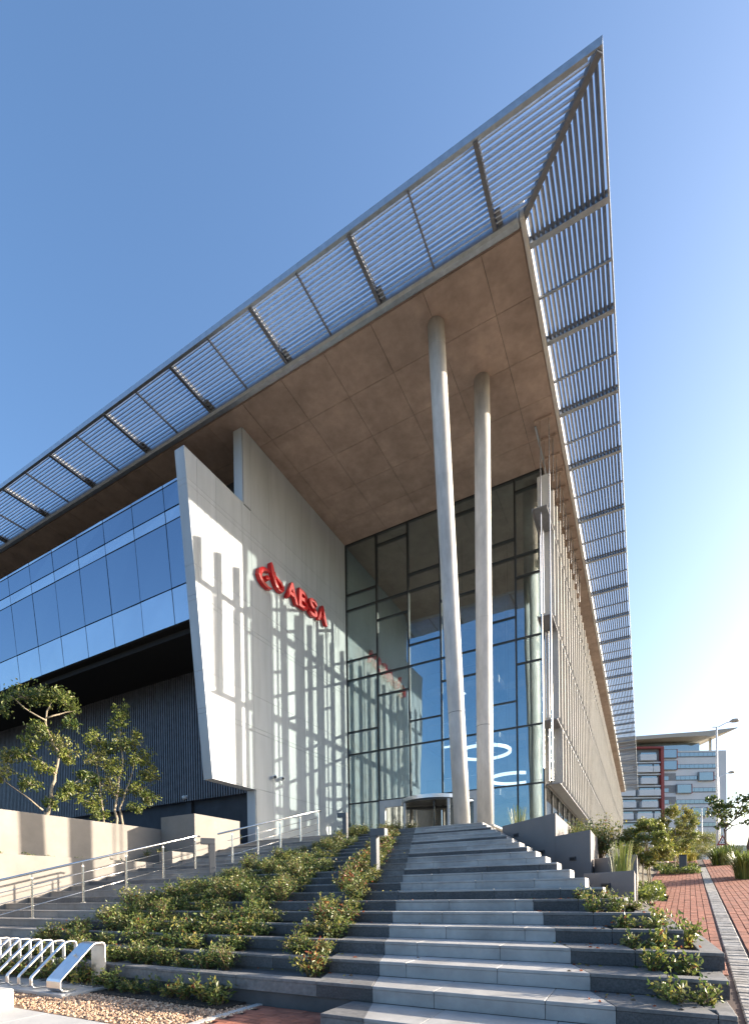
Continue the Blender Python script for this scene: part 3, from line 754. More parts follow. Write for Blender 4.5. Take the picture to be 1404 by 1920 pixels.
def ring_light(c, r, label):
    t = thing('ring_pendant_light', c, label, 'lamp', 'glowing ring lamps hanging in the lobby')
    mb = MB(); N = 40
    pts = [(math.cos(2*math.pi*i/N), math.sin(2*math.pi*i/N)) for i in range(N)]
    for i in range(N):
        a, b = pts[i], pts[(i+1) % N]
        for (ra, za), (rb_, zb_) in (((r, 0), (r, 0.14)), ((r, 0.14), (r-0.12, 0.14)), ((r-0.12, 0.14), (r-0.12, 0)), ((r-0.12, 0), (r, 0))):
            mb.quad((a[0]*ra, a[1]*ra, za), (b[0]*ra, b[1]*ra, za), (b[0]*rb_, b[1]*rb_, zb_), (a[0]*rb_, a[1]*rb_, zb_))
    part(mb, 'ring', 'ring_light', t, local=True)
    for k in range(3):
        a = 2.1*k; part(MB().tube([(math.cos(a)*(r-.08), math.sin(a)*(r-.08), 0.14), (math.cos(a)*(r-.08), math.sin(a)*(r-.08), H-c[2]-0.05)], 0.008, 5), 'cable', 'dark_frame', t, local=True)
ring_light((-7.3, 26.0, 7.3), 1.42, 'glowing ring lamp in the lobby, the upper one of the pair')
ring_light((-5.72, 26.0, 5.75), 1.30, 'glowing ring lamp in the lobby, the lower one near the corner column')

# ------------------------------------------------------------------ walls of the left-hand planters
t = thing('garden_wall', (-14.4, 8, -1), 'low cream rendered wall stepping beside the left flight of stairs', 'wall')
part(MB().box(-14.42, -14.2, 1.5, 11.3, -1.3, 1.17), 'wall_body', 'plaster_warm', t, bevel=0.008)
part(MB().box(-15.2, -14.42, 1.5, 11.2, 0.2, 1.10), 'planter_soil', 'soil', t)
t = thing('garden_wall', (-15.4, 8, -1), 'tall cream rendered retaining wall below the two young trees', 'wall')
part(MB().box(-15.45, -15.2, 1.0, 16.0, -1.3, 2.45), 'wall_body', 'plaster_warm', t, bevel=0.008)
part(MB().box(-33, -15.45, 1.0, 15.5, -1.0, 2.30), 'planter_soil', 'soil', t)
t = thing('garden_wall', (-14.2, 13.4, 1), 'short square rendered planter box at the head of the left stairs', 'wall')
part(MB().box(-15.18, -13.5, 12.3, 14.5, 0.8, 2.87), 'wall_body', 'plaster_warm', t, bevel=0.008)
t = thing('garden_wall', (-13.8, 11.8, 0.8), 'knee-high cream kerb wall next to the square planter box', 'wall')
part(MB().box(-14.18, -13.55, 11.4, 12.28, 0.6, 1.52), 'wall_body', 'plaster_warm', t, bevel=0.008)

# walls of the right-hand planters: rendered walls set at 45 degrees, stepping up towards the entrance
def planter(y0, y1, sm_xy, z, zb, back, label, m_='plaster_grey'):
    """front wall runs along x+y = sm_xy from y0 (right corner) to y1; a side wall returns along the path"""
    a, b = (sm_xy-y0, y0), (sm_xy-y1, y1); th = 0.2
    t = thing('planter_wall', (a[0], a[1], zb), label, 'wall')
    part(MB().hexa([(a[0], a[1], zb), (a[0], a[1]+th*1.41, zb), (b[0], b[1]+th*1.41, zb), (b[0], b[1], zb),
                    (a[0], a[1], z), (a[0], a[1]+th*1.41, z), (b[0], b[1]+th*1.41, z), (b[0], b[1], z)]), 'front_wall', m_, t, bevel=0.006)
    part(MB().box(a[0]-th, a[0]-0.002, y0+th*1.42, back, zb, z-0.003), 'side_wall', m_, t, bevel=0.006)
    so_ = MB(); so_.quad((a[0]-th, y0+0.3, z-0.14), (a[0]-th, back, z-0.14), (b[0], back+0.0, z-0.14), (b[0], b[1]+0.25, z-0.14)); part(so_, 'planter_soil', 'soil', t)
    return t
planter(9.02, 9.85, 8.90, 0.33, -0.8, 11.4, 'low grey planter wall at the foot of the slanting planters')
planter(11.3, 12.15, 11.2, 0.73, -0.6, 15.0, 'dark grey planter wall behind the reeds beside the path')
planter(11.70, 12.56, 10.72, 1.33, -0.4, 16.5, 'mid height grey planter wall, second of the stepped row')
planter(12.53, 14.2, 10.72, 1.88, 0.0, 17.5, 'tall grey planter wall rising to the entrance landing')
for sm_xy, y, z in ((8.9, 9.45, 0.10), (10.72, 12.1, 0.75), (10.72, 12.9, 1.0), (10.72, 13.7, 1.55)):
    t = thing('step_light', (sm_xy-y, y, z), 'small dark light fitting recessed in the grey planter walls', 'light', 'fittings in the slanting planter walls', rz=math.pi/4)
    part(MB().box(-0.03, 0.02, -0.10, 0.10, -0.04, 0.04), 'housing', 'charcoal_metal', t, local=True)
    part(MB().box(-0.034, -0.0301, -0.08, 0.08, -0.03, 0.02), 'lens', 'dark_frame', t, local=True)
gq = MB()
gq.quad((-0.45, 7.2, -0.06), (0.1, 6.9, -0.3), (0.15, 9.0, -0.25), (-1.0, 9.9, 0.15)); gq.quad((-0.45, 7.2, -0.06), (-1.0, 9.9, 0.15), (-3.6, 14.3, 1.3), (-3.4, 13.6, 1.25))
solo(gq, 'side_bed', 'soil', (-1, 9, 0), kind='structure')

# ------------------------------------------------------------------ handrails
def handrail(loc, x, ks, zoff, label, ret=True):
    t = thing('handrail', loc, label, 'handrail')
    P = [(x, ky(k)+0.25, kz(math.floor(k))) for k in ks]
    for p in P:
        po = part(MB().box(p[0]-0.008, p[0]+0.008, p[1]-0.02, p[1]+0.02, p[2], p[2]+0.86).tube([(p[0], p[1], p[2]+0.86), (p[0], p[1], p[2]+0.95)], 0.012, 8)
                  .tube([(p[0]+0.02, p[1], p[2]), (p[0]+0.02, p[1], p[2]+0.84)], 0.012, 8), 'post', 'stainless', t)
        part(MB().tube([(p[0], p[1], p[2]), (p[0], p[1], p[2]+0.015)], 0.06, 14), 'base_plate', 'stainless', po)
    sl_ = RISE/TREAD
    a, b = P[0], P[-1]; ya, yb_ = a[1]-0.55, b[1]+0.05
    def zat(y, hh): return SZ+RISE*((y-0.25-SY)/TREAD)+hh
    part(MB().tube([(x, ya, zat(ya, 0.95)), (x, yb_, zat(yb_, 0.95)), (x, yb_+0.12, zat(yb_, 0.95)-0.01)], 0.026, 12), 'top_rail', 'stainless', t, smooth=True)
    for hh in (0.25, 0.47, 0.69):
        part(MB().tube([(x-0.03, ya+0.4, zat(ya+0.4, hh)), (x-0.03, yb_, zat(yb_, hh))], 0.009, 8), 'infill_rail', 'stainless', t, smooth=True)
handrail((-11.35, 7.5, 0), -11.35, [1, 3, 5, 7, 9, 11], 0, 'stainless steel handrail on the lower part of the left stairs')
handrail((-10.45, 12.5, 1), -10.45, [12, 14, 16, 18, 20], 0, 'stainless steel handrail on the upper stairs next to the white wall')

# ------------------------------------------------------------------ bollard lights
def bollard(loc, dirx, diry, label, hgt=0.78):
    t = thing('bollard_light', loc, label, 'bollard', rz=math.atan2(diry, dirx))
    part(MB().box(-0.07, 0.07, -0.07, 0.07, -0.12, hgt-0.15), 'post', 'charcoal_metal', t, local=True, bevel=0.004)
    hd = part(MB().box(-0.07, 0.26, -0.072, 0.072, hgt-0.148, hgt), 'head', 'charcoal_metal', t, local=True, bevel=0.004)
    part(MB().box(0.09, 0.24, -0.05, 0.05, hgt-0.156, hgt-0.149), 'diffuser', 'lamp_white', hd, local=True)
bollard((-9.45, 9.15, kz(9)), -0.6, -0.8, 'charcoal bollard light at the edge of planting beside the lower handrail', 0.95)
bollard((-4.78, 9.0, kz(9)), 1, 0, 'charcoal bollard light standing in the shrubs beside the pale flight', 0.82)
bollard((-8.45, 13.9, kz(17)), -1, -0.1, 'charcoal bollard light in front of the white wall near the entrance glass', 0.95)

# ------------------------------------------------------------------ bicycle rack and bench block
br = thing('bicycle_rack', (-6.8, 3.75, -1.14), 'row of bent stainless steel bicycle stands on a pale base plate', 'bicycle rack')
part(MB().box(-9.6, -5.9, 3.38, 4.02, -1.16, -1.10), 'base_plate', 'paving_pale', br, bevel=0.006)
def band(x0, x1, name):
    prof = [(3.62, -1.095), (3.50, -1.095), (3.455, -1.085), (3.43, -1.05), (3.43, -0.97), (3.445, -0.94), (3.84, -0.56), (3.88, -0.545), (3.96, -0.545), (3.99, -0.56), (4.0, -0.60), (4.0, -1.04), (3.985, -1.08), (3.95, -1.095), (3.82, -1.095)]
    mb = MB(); th = 0.012; n = len(prof)
    inner = []
    for i in range(n):
        a = Vector(prof[max(i-1, 0)]); b = Vector(prof[min(i+1, n-1)]); d = (b-a).normalized(); nn = Vector((d.y, -d.x)); p = Vector(prof[i])+nn*th; inner.append((p.x, p.y))
    for i in range(n-1):
        (a, b), (c, d), (e, f), (g_, h_) = prof[i], prof[i+1], inner[i+1], inner[i]
        mb.hexa([(x0, a, b), (x1, a, b), (x1, c, d), (x0, c, d), (x0, g_, h_), (x1, g_, h_), (x1, e, f), (x0, e, f)])
    part(mb, name, 'brushed_steel', br)
band(-6.28, -6.0, 'end_stand')
for i in range(11):
    x = -6.62-0.27*i; band(x-0.028, x+0.028, 'stand')
part(MB().tube([(-6.14, 3.70, -0.69), (-6.14, 3.68, -0.672)], 0.02, 10), 'bolt', 'stainless', br)
bn = thing('bench_block', (-6.6, 2.8, -1.14), 'pale grey concrete bench block at the edge of the gravel', 'bench')
part(MB().box(-8.6, -5.83, 2.35, 2.86, -1.14, -0.93), 'seat_block', 'paving_pale', bn, bevel=0.012)
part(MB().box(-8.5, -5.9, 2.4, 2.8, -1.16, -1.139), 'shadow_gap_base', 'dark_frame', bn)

# ------------------------------------------------------------------ vegetation
def leaf(mb, p, size, rnd, mi, upb=0.5, wide=0.5, flat=0.0):
    """a folded six-point leaf at p"""
    d = Vector((rnd.gauss(0, 1), rnd.gauss(0, 1), rnd.gauss(0, 1)*(1-flat)+upb)); 
    if d.length < 1e-3: d = Vector((0, 0, 1))
    d.normalize()
    a = Vector((rnd.gauss(0, 1), rnd.gauss(0, 1), rnd.gauss(0, 1)*(1-flat))); sd = d.cross(a)
    if sd.length < 1e-3: sd = d.orthogonal()
    sd.normalize(); n = sd.cross(d)
    L = size*rnd.uniform(0.7, 1.25); W = L*wide*0.5; p = Vector(p)
    b = len(mb.v); f = n*W*0.45
    mb.v += [tuple(p), tuple(p+d*L*0.45+sd*W+f), tuple(p+d*L), tuple(p+d*L*0.45-sd*W+f), tuple(p+d*L*0.5)]
    mb.f += [(b, b+1, b+2, b+4), (b, b+4, b+2, b+3)]; mb.m += [mi, mi]

def shrub_proto(seed, rad, hgt, nst, nleaf, size, mats, weights):
    rnd = random.Random(seed)
    stem = MB(); lf = MB()
    for i in range(nst):
        a = rnd.uniform(0, 6.28); r = rad*math.sqrt(rnd.uniform(0.05, 1)); h = hgt*rnd.uniform(0.55, 1.0)*(1.0-0.35*(r/rad)**2)
        tip = Vector((math.cos(a)*r, math.sin(a)*r, h)); mid = Vector((tip.x*0.45, tip.y*0.45, h*0.55))
        stem.tube([(tip.x*0.12, tip.y*0.12, -0.04), mid, tip], [0.006, 0.005, 0.003], 4, cap=False)
        bias = rnd.choices(range(len(mats)), weights)[0]
        for j in range(nleaf):
            t = rnd.uniform(0.25, 1.05)
            p = (mid*(t/0.55) if t < 0.55 else mid+(tip-mid)*((t-0.55)/0.45))+Vector((rnd.gauss(0, 1), rnd.gauss(0, 1), rnd.gauss(0, .8)))*0.035*(rad/0.25)
            mi = bias if rnd.random() < 0.7 else rnd.choices(range(len(mats)), weights)[0]
            leaf(lf, p, size, rnd, mi, 0.6)
    return stem, lf
SM = ['leaf_green', 'leaf_dark', 'leaf_olive', 'leaf_yellow', 'leaf_red']
def proto_thing(name, seed, rad, hgt, nst, nleaf, size, weights, label, group, cat='shrub', mats=SM):
    stem, lf = shrub_proto(seed, rad, hgt, nst, nleaf, size, mats, weights)
    t = thing(name, (0, 0, 0), label, cat, group)
    part(stem, 'stems', 'twig', t, local=True); part(lf, 'foliage', mats, t, local=True)
    return t
LB_A = 'leafy green shrub in the broad planted terraces between the two flights'
LB_B = 'leafy shrub in the narrow planted band beside the pale flight'
LB_C = 'sparse shrub with reddish tips growing in the dark stone ends of the lower steps'
LB_D = 'young shrub in the bed between the gravel and the lowest terrace wall'
LB_H = 'clipped dark green shrub on the landing by the revolving door'
GA, GB, GC, GD, GH = 'shrubs on the broad planted terraces', 'shrubs in the narrow planted band', 'shrubs in the dark step ends', 'shrubs in the bottom bed', 'clipped shrubs at the top of the stairs'
prA = [proto_thing('shrub', 10+i, 0.27, 0.27+0.07*(i % 4), 20+2*i, 22, 0.050+0.004*(i % 3), (6, 4, 2.2, 1.2, 0.12+0.25*(i == 4)), LB_A, GA) for i in range(5)]
prB = [proto_thing('shrub', 30+i, 0.25, 0.40, 22, 22, 0.054, (5, 2.5, 2.5, 2, 0.5+0.9*i), LB_B, GB) for i in range(3)]
prC = [proto_thing('shrub', 50+i, 0.20, 0.28+0.05*i, 10, 20, 0.062, (5, 3, 2.5, 1.5, 0.7), LB_C, GC) for i in range(4)]
prD = [proto_thing('shrub', 70+i, 0.22, 0.28+0.06*i, 13, 20, 0.06, (5, 3, 2, 1.4, 0.1), LB_D, GD) for i in range(3)]
prH = [proto_thing('shrub', 90+i, 0.34, 0.42, 26, 16, 0.05, (4, 6, 2, 0.8, 0.1), LB_H, GH) for i in range(2)]
used = set()
ORD = ['lowest', 'second', 'third', 'fourth', 'fifth', 'sixth', 'seventh', 'eighth', 'ninth', 'tenth', 'eleventh', 'twelfth', 'thirteenth', 'fourteenth', 'fifteenth', 'sixteenth', 'seventeenth', 'eighteenth', 'nineteenth', 'twentieth', 'topmost']
def put(pr, loc, sc=1.0, rz=None, k=None):
    o = put0(pr, loc, sc, rz)
    if k is not None:
        o['label'] = ('leafy green shrub on the %s broad planted terrace' if pr is prA else 'sparse shrub in the dark stone end of the %s planted step beside the path' if pr is prC else 'leafy shrub in the narrow band on the %s step beside the pale flight') % (ORD[k] if k in (0, KTOP) else ORD[k]+' lowest')
        o['group'] = o['group'].split(',')[0] + ', %s step' % ORD[k]
    return o
def put0(pr, loc, sc=1.0, rz=None):
    src = random.choice(pr); rz = random.uniform(0, 6.28) if rz is None else rz
    if src.name not in used:
        used.add(src.name); src.location = (loc[0], loc[1], loc[2]+E); src.rotation_euler = (0, 0, rz); src.scale = (sc, sc, sc); return src
    return copy_thing(src, loc, rz, sc)
for k in range(0, KTOP+1):
    gapc = -3.75-0.205*k                     # bare strip between the two plantings
    left = -9.05 if k > 2 else -9.2
    if k >= 8: left = -8.9+0.02*(k-8)
    x = left
    while x < gapc-0.62:
        den = 1.0
        cl_ = math.sin(x*2.1+k*1.3)+math.sin(x*0.9-k*0.8+1.0)
        if random.random() < (0.98 if cl_ > -1.25 else 0.6) and not (k >= 9 and random.random() < 0.06):
            put(prA, (x+random.uniform(-.08, .08), ky(k)+0.35+random.uniform(-.06, .08), kz(k)-0.05), random.uniform(0.62, 1.22)*(0.85 if k < 2 else 1.0), k=k)
        x += random.uniform(0.30, 0.42)*(1.15 if k > 12 else 1.0)
    xb = xl(k)-0.62-0.18
    x = gapc+0.1+0.15
    while x < xb:
        if random.random() < (0.97 if k > 5 else 0.8):
            put(prB, (x+random.uniform(-.05, .05), ky(k)+0.36+random.uniform(-.05, .06), kz(k)-0.05), random.uniform(0.75, 1.15)*(0.9 if k < 5 else 1), k=k)
        x += random.uniform(0.28, 0.38)
for p in ((-8.6, 15.5), (-8.0, 15.7), (-7.4, 15.6), (-7.0, 15.85), (-7.9, 16.2)):
    put(prH, (p[0], p[1], ZL-0.04), random.uniform(0.9, 1.15))
for k, xs__ in ((0, (0.2, 0.42)), (1, (0.08, 0.3)), (2, (-0.1, 0.12)), (3, (-0.2, 0.1)), (4, (-0.55, -0.28)), (5, (-0.75, -0.42))):
    for x in xs__: put(prC, (x, ky(k)+0.36, kz(k)-0.05), random.uniform(0.5, 0.92), k=k)
for x, y, k in ((0.38, 5.95, 2), (0.40, 6.25, 2), (0.12, 6.5, 3), (0.1, 6.85, 3), (-0.14, 7.1, 4)):
    put(prC, (x, y, kz(k)-0.06), random.uniform(0.8, 1.05))
x = -5.75
while x < -3.8:
    put(prD, (x, 3.9+random.uniform(-.05, .05), -1.13), random.uniform(0.6, 1.05)); x += random.uniform(0.2, 0.34)
x = -9.1
while x < -5.8:
    o_ = put(prD, (x, 4.2+random.uniform(-.05, .05) if x > -5 else 3.98, -1.13), random.uniform(0.8, 1.2)); o_['label'] = 'shrub growing behind the steel bicycle stands'; o_['group'] = 'shrubs behind the bicycle stands'; x += random.uniform(0.25, 0.36)
# trailing plants along the low planter on the left
prT = [proto_thing('shrub', 110+i, 0.2, 0.2, 6, 11, 0.055, (5, 4, 2, 1, 0.1), 'low trailing plant in the slot between the two cream garden walls', 'trailing plants between the cream walls') for i in range(2)]
for y in (6.8, 7.5, 7.7, 8.1, 9.0, 9.3, 9.6, 9.9, 10.2, 10.5, 10.9, 11.2): put(prT, (-14.55, y, 1.06), random.uniform(0.7, 1.0))
prU = [proto_thing('shrub', 120+i, 0.22, 0.26, 6, 11, 0.06, (5, 4, 2, 1, 0.1), 'small plant beside the square planter box at the head of the stairs', 'plants by the square planter box') for i in range(1)]
for p in ((-14.4, 11.6, 1.5), (-14.7, 12.0, 1.5), (-14.9, 11.5, 1.4), (-13.8, 14.8, 2.2)): put(prU, p, random.uniform(0.8, 1.1))

lt = MB(); rl = random.Random(77)
for i in range(750):
    if rl.random() < 0.8: k = rl.randrange(0, KTOP-2); x = rl.uniform(-9.2, xl(k)+min(1.0, 0.25*abs(rl.gauss(0, 1))))
    else: k = rl.randrange(0, 6); x = rl.uniform(xr(k)-0.2, xe(k)-0.05)
    leaf(lt, (x, ky(k)+rl.choice((rl.uniform(0.02, 0.5), rl.uniform(0.4, 0.52))), kz(k)+0.004), 0.045, rl, rl.randrange(3), 0.0, 0.5, 0.93)
solo(lt, 'leaf_litter', ['leaf_red', 'leaf_yellow', 'twig'], (-5, 8, 0), 'fallen leaves scattered on the stone steps', 'leaf litter', kind='stuff')
def tree(name, base, label, branches, clumps, leafsize, mats, weights, bark, seed, trunk_r, group=None, wide=0.5, flat=0.0, nleaf=200, rz=0):
    """branches: lists of points relative to the base; clumps: (x,y,z,radius_xy,radius_z)"""
    rnd = random.Random(seed); t = thing(name, base, label, 'tree', group, rz=rz)
    tr = MB()
    for i, (pts, r0, r1) in enumerate(branches):
        n = len(pts); P = []
        for j in range(n-1):
            a, b = Vector(pts[j]), Vector(pts[j+1])
            for q_ in range(3): P.append(a+(b-a)*(q_/3)+Vector((rnd.gauss(0, 1), rnd.gauss(0, 1), 0))*r0*0.25)
        P.append(Vector(pts[-1])); m = len(P)
        tr.tube(P, [(r0+(r1-r0)*j/(m-1))*0.72 for j in range(m)], 9)
    lf = MB()
    for (x, y, z, rx, rz_) in clumps:
        bias = rnd.choices(range(len(mats)), weights)[0]
        for s_ in range(max(4, int(7*rx/0.3))):
            # twigs out to sub-clumps of leaves
            d = Vector((rnd.gauss(0, 1), rnd.gauss(0, 1), rnd.gauss(0, 1))).normalized()*rnd.uniform(0.45, 1.0)
            c = Vector((x+d.x*rx, y+d.y*rx, z+d.z*rz_))
            tr.tube([(x, y, z-rz_*0.3), c], [0.008, 0.004], 4, cap=False)
            for _ in range(int(nleaf/7)):
                p = c+Vector((rnd.gauss(0, 1), rnd.gauss(0, 1), rnd.gauss(0, 0.8)))*rx*0.24
                leaf(lf, p, leafsize, rnd, bias if rnd.random() < 0.55 else rnd.choices(range(len(mats)), weights)[0], -0.1, wide, flat)
    part(tr, 'trunk', bark, t, smooth=True, local=True); part(lf, 'crown', mats, t, local=True)
    return t
TM = ['leaf_green', 'leaf_dark', 'leaf_olive', 'leaf_lime']
tree('young_tree', (-16.5, 9.0, 2.3), 'open crowned young tree with a kinked pale trunk behind the tall garden wall',
     [([(0, 0, -.1), (0.15, 0, 0.45), (0.30, 0, 1.1), (0.42, 0.05, 1.7), (0.55, 0, 2.3), (0.25, 0, 2.9), (0.15, 0, 3.5), (0.35, 0, 4.1)], 0.10, 0.03), ([(-0.12, 0, -.1), (0.1, 0.02, 0.45)], 0.07, 0.06),
      ([(0.0, 0, 0.5), (-0.5, -0.1, 0.9), (-1.2, -0.15, 1.35)], 0.045, 0.02), ([(0.42, 0, 1.7), (0.0, 0.1, 2.1), (-0.5, 0.15, 2.3)], 0.04, 0.02), ([(0.15, 0, 3.4), (-0.5, 0, 3.7), (-0.9, -0.1, 4.0)], 0.04, 0.018),
      ([(0.2, 0, 3.5), (0.8, 0.1, 3.8), (1.1, 0.1, 3.9)], 0.04, 0.015), ([(0.2, 0, 0.9), (0.7, 0.1, 1.2), (1.3, 0.1, 1.7)], 0.03, 0.012)],
     [(0.2, 0, 4.25, 0.62, 0.22), (-0.55, 0, 4.1, 0.5, 0.25), (0.85, 0.1, 4.1, 0.48, 0.25), (-1.15, -0.1, 3.7, 0.42, 0.3), (0.95, 0.1, 3.45, 0.3, 0.2), (0.0, 0, 3.1, 0.42, 0.3), (-0.35, 0.1, 2.7, 0.34, 0.25), (0.65, 0, 2.65, 0.5, 0.33),
      (0.95, 0, 2.35, 0.33, 0.25), (-0.55, 0.1, 2.3, 0.38, 0.22), (-0.95, 0.1, 2.15, 0.3, 0.18), (0.05, 0, 1.95, 0.36, 0.22), (-0.35, 0, 1.35, 0.42, 0.2), (-1.3, -0.1, 1.55, 0.45, 0.35), (-1.6, -0.1, 1.2, 0.4, 0.25), (0.85, 0, 1.35, 0.3, 0.18), (1.3, 0.1, 1.75, 0.26, 0.16), (0.3, 0, 0.75, 0.28, 0.14), (0.7, 0, 1.0, 0.24, 0.14)],
     0.12, TM, (4, 2, 3, 5), 'bark_pale', 5, 0.1, nleaf=250, rz=R(61)).scale = (0.84, 0.84, 0.97)
tree('young_tree', (-15.95, 10.84, 2.3), 'bushy young tree with several slim stems behind the tall garden wall',
     [([(0.25, 0, -.1), (0.2, 0, 0.7), (0.3, 0, 1.5), (0.45, 0, 2.4), (0.35, 0, 3.5), (0.4, 0, 4.2)], 0.07, 0.015), ([(0.42, 0, -.1), (0.35, 0, 0.8), (0.6, 0, 1.6), (0.9, 0, 2.6)], 0.06, 0.012), ([(-0.15, 0, -.1), (-0.2, 0, 0.9), (-0.3, 0, 1.9), (-0.5, 0, 3.0)], 0.05, 0.012),
      ([(0.25, 0, 1.2), (-0.3, 0, 1.7)], 0.03, 0.01), ([(0.5, 0, 1.4), (1.2, 0, 1.6)], 0.03, 0.01)],
     [(0.4, 0, 4.15, 0.25, 0.32), (0.35, 0, 3.7, 0.36, 0.3), (0.75, 0, 3.2, 0.42, 0.32), (-0.25, 0, 3.1, 0.42, 0.35), (0.3, 0, 2.9, 0.45, 0.35), (0.95, 0, 2.55, 0.48, 0.35), (-0.4, 0, 2.4, 0.46, 0.36), (0.3, 0, 2.2, 0.45, 0.36), (1.25, 0, 2.0, 0.38, 0.28), (-0.6, 0, 1.7, 0.42, 0.32), (0.1, 0, 1.55, 0.4, 0.3),
      (0.85, 0, 1.5, 0.42, 0.3), (-0.95, 0, 1.25, 0.36, 0.25), (-0.5, 0, 1.0, 0.4, 0.28), (1.2, 0, 1.2, 0.32, 0.22), (-0.35, 0, 0.55, 0.34, 0.25), (0.9, 0, 0.85, 0.25, 0.2)],
     0.10, ['leaf_green', 'leaf_dark', 'leaf_olive', 'leaf_lime'], (4, 1.5, 4, 5), 'bark_pale', 6, 0.07, nleaf=330, rz=R(55))
def standard_tree(base, stems, cc, cr, label, seed, nleaf=420):
    cl = []; rnd = random.Random(seed)
    for i in range(44):
        a = rnd.uniform(0, 6.28); u = rnd.uniform(-0.9, 1); r_ = math.sqrt(1-u*u)*rnd.uniform(0.5, 0.95)
        cl.append((cc[0]+math.cos(a)*r_*cr[0], cc[1]+math.sin(a)*r_*cr[0], cc[2]+u*cr[1], cr[0]*rnd.uniform(0.24, 0.36), cr[1]*rnd.uniform(0.24, 0.36)))
    br_ = [([(sx, sy_, -.1), (sx*0.8, sy_*0.8, cc[2]*0.5), (cc[0]*0.6+sx*0.3, cc[1], cc[2])], 0.03, 0.015) for sx, sy_ in stems]
    for c in cl[:8]: br_.append(([(cc[0]*0.6, cc[1], cc[2]-cr[1]*0.6), (c[0], c[1], c[2])], 0.014, 0.006))
    return tree('path_tree', base, label, br_, cl, 0.066, ['leaf_green', 'leaf_olive', 'leaf_lime', 'leaf_yellow'], (4, 3, 3, 1.2), 'bark_pale', seed, 0.04, nleaf=nleaf)
standard_tree((0.02, 14.0, path_z(0, 14.0)-0.02), [(-0.15, -0.4), (0.1, 0.6), (0.18, 0.65), (-0.02, -0.25)], (0.05, 0.1, 1.22), (0.58, 0.50), 'round crowned small tree on slim stems nearest the grey planter block', 11)
standard_tree((1.05, 21.6, path_z(1.05, 21.6)), [(0, 0)], (0.05, 0, 1.55), (0.74, 0.78), 'small rounded tree beside the charcoal path bollard', 12)
standard_tree((4.6, 46, 1.55), [(0, 0)], (-0.4, 0, 1.3), (2.0, 1.3), 'distant bushy green tree behind the white lamp post', 14)
standard_tree((2.0, 44, 1.55), [(0, 0)], (0.3, 0, 1.0), (1.6, 1.1), 'distant bushy green tree at the far end of the path', 15)
tree('coral_tree', (3.6, 30.3, 1.4), 'dark spreading tree with bare limbs behind the grass clumps',
     [([(0, 0, -.1), (0.05, 0, 0.9), (0.0, 0, 1.6), (0.3, 0, 2.0), (1.0, 0, 2.5)], 0.08, 0.03), ([(0.02, 0, 1.5), (0.3, 0, 1.75), (0.8, 0, 1.9)], 0.04, 0.02), ([(0.1, 0, 1.7), (-0.2, 0, 2.3), (-0.7, 0, 3.2)], 0.04, 0.012), ([(0.4, 0, 2.1), (0.8, 0, 2.9), (1.6, 0, 3.2)], 0.04, 0.012)],
     [(-0.55, 0, 3.2, 0.32, 0.16), (-0.25, 0, 2.85, 0.35, 0.18), (-0.35, 0, 2.45, 0.45, 0.25), (0.1, 0, 2.3, 0.45, 0.3), (0.2, 0, 2.8, 0.35, 0.2), (0.7, 0, 3.1, 0.4, 0.2), (1.2, 0, 3.2, 0.4, 0.2), (0.7, 0, 2.5, 0.45, 0.3), (1.2, 0, 2.5, 0.5, 0.3), (1.6, 0, 2.9, 0.5, 0.3), (-0.1, 0, 1.85, 0.3, 0.15), (1.1, 0, 1.9, 0.4, 0.2), (1.7, 0, 2.1, 0.5, 0.3)],
     0.16, ['leaf_dark', 'leaf_green', 'leaf_olive'], (5, 4, 1), 'bark_dark', 21, 0.08, wide=0.65, nleaf=90)
tree('street_tree', (3.35, 22.0, path_z(3.35, 22)), 'thick grey trunk at the edge of the path with foliage above',
     [([(0, 0, -.1), (-0.03, 0, 0.8), (0.05, 0, 1.6), (0.4, 0, 2.6)], 0.10, 0.05), ([(0, 0, 1.5), (0.6, 0.3, 2.3)], 0.05, 0.02)], [(0.9, 0.2, 2.9, 0.5, 0.4), (0.7, 0, 2.5, 0.4, 0.3), (1.3, 0.2, 2.6, 0.5, 0.4), (1.0, 0.4, 3.3, 0.5, 0.3)], 0.14, ['leaf_green', 'leaf_olive'], (3, 2), 'bark_dark', 22, 0.1, nleaf=120)
# bush and reeds among the right-hand planters
b1 = proto_thing('planter_bush', 140, 0.62, 1.15, 70, 30, 0.07, (3, 5, 3, 1.2, 0.2), 'dense dark bush growing behind the tall grey planter walls', None, 'bush')
b1.location = (-0.95, 14.0, 0.85+E)
copy_thing(b1, (-1.75, 15.2, 1.3), 1.3, 0.7, 'dense dark bush in the highest grey planter under the fins', None)
def blades(name, base, n, rad, hgt, wdt, mats, label, cat, seed, lean_=0.5, group=None):
    rnd = random.Random(seed); mb = MB()
    for i in range(n):
        a = rnd.uniform(0, 6.28); r_ = rad*0.35*math.sqrt(rnd.random()); h_ = hgt*rnd.uniform(0.6, 1.05); out = rnd.uniform(0.1, 1)*lean_*hgt
        p0 = Vector((math.cos(a)*r_, math.sin(a)*r_, -0.03)); d = Vector((math.cos(a), math.sin(a), 0)); s_ = Vector((-d.y, d.x, 0))
        pts = [p0, p0+d*out*0.2+Vector((0, 0, h_*0.55)), p0+d*out*0.55+Vector((0, 0, h_*0.9)), p0+d*out+Vector((0, 0, h_*(0.95-0.25*lean_)))]
        wd = [wdt, wdt, wdt*0.7, 0.001]; b = len(mb.v)
        for p, w_ in zip(pts, wd): mb.v += [tuple(p+s_*w_/2), tuple(p-s_*w_/2)]
        mi = rnd.randrange(len(mats))
        for j in range(3): mb.f.append((b+2*j, b+2*j+1, b+2*j+3, b+2*j+2)); mb.m.append(mi)
    t = thing(name, base, label, cat, group); part(mb, 'blades', mats, t, local=True); return t
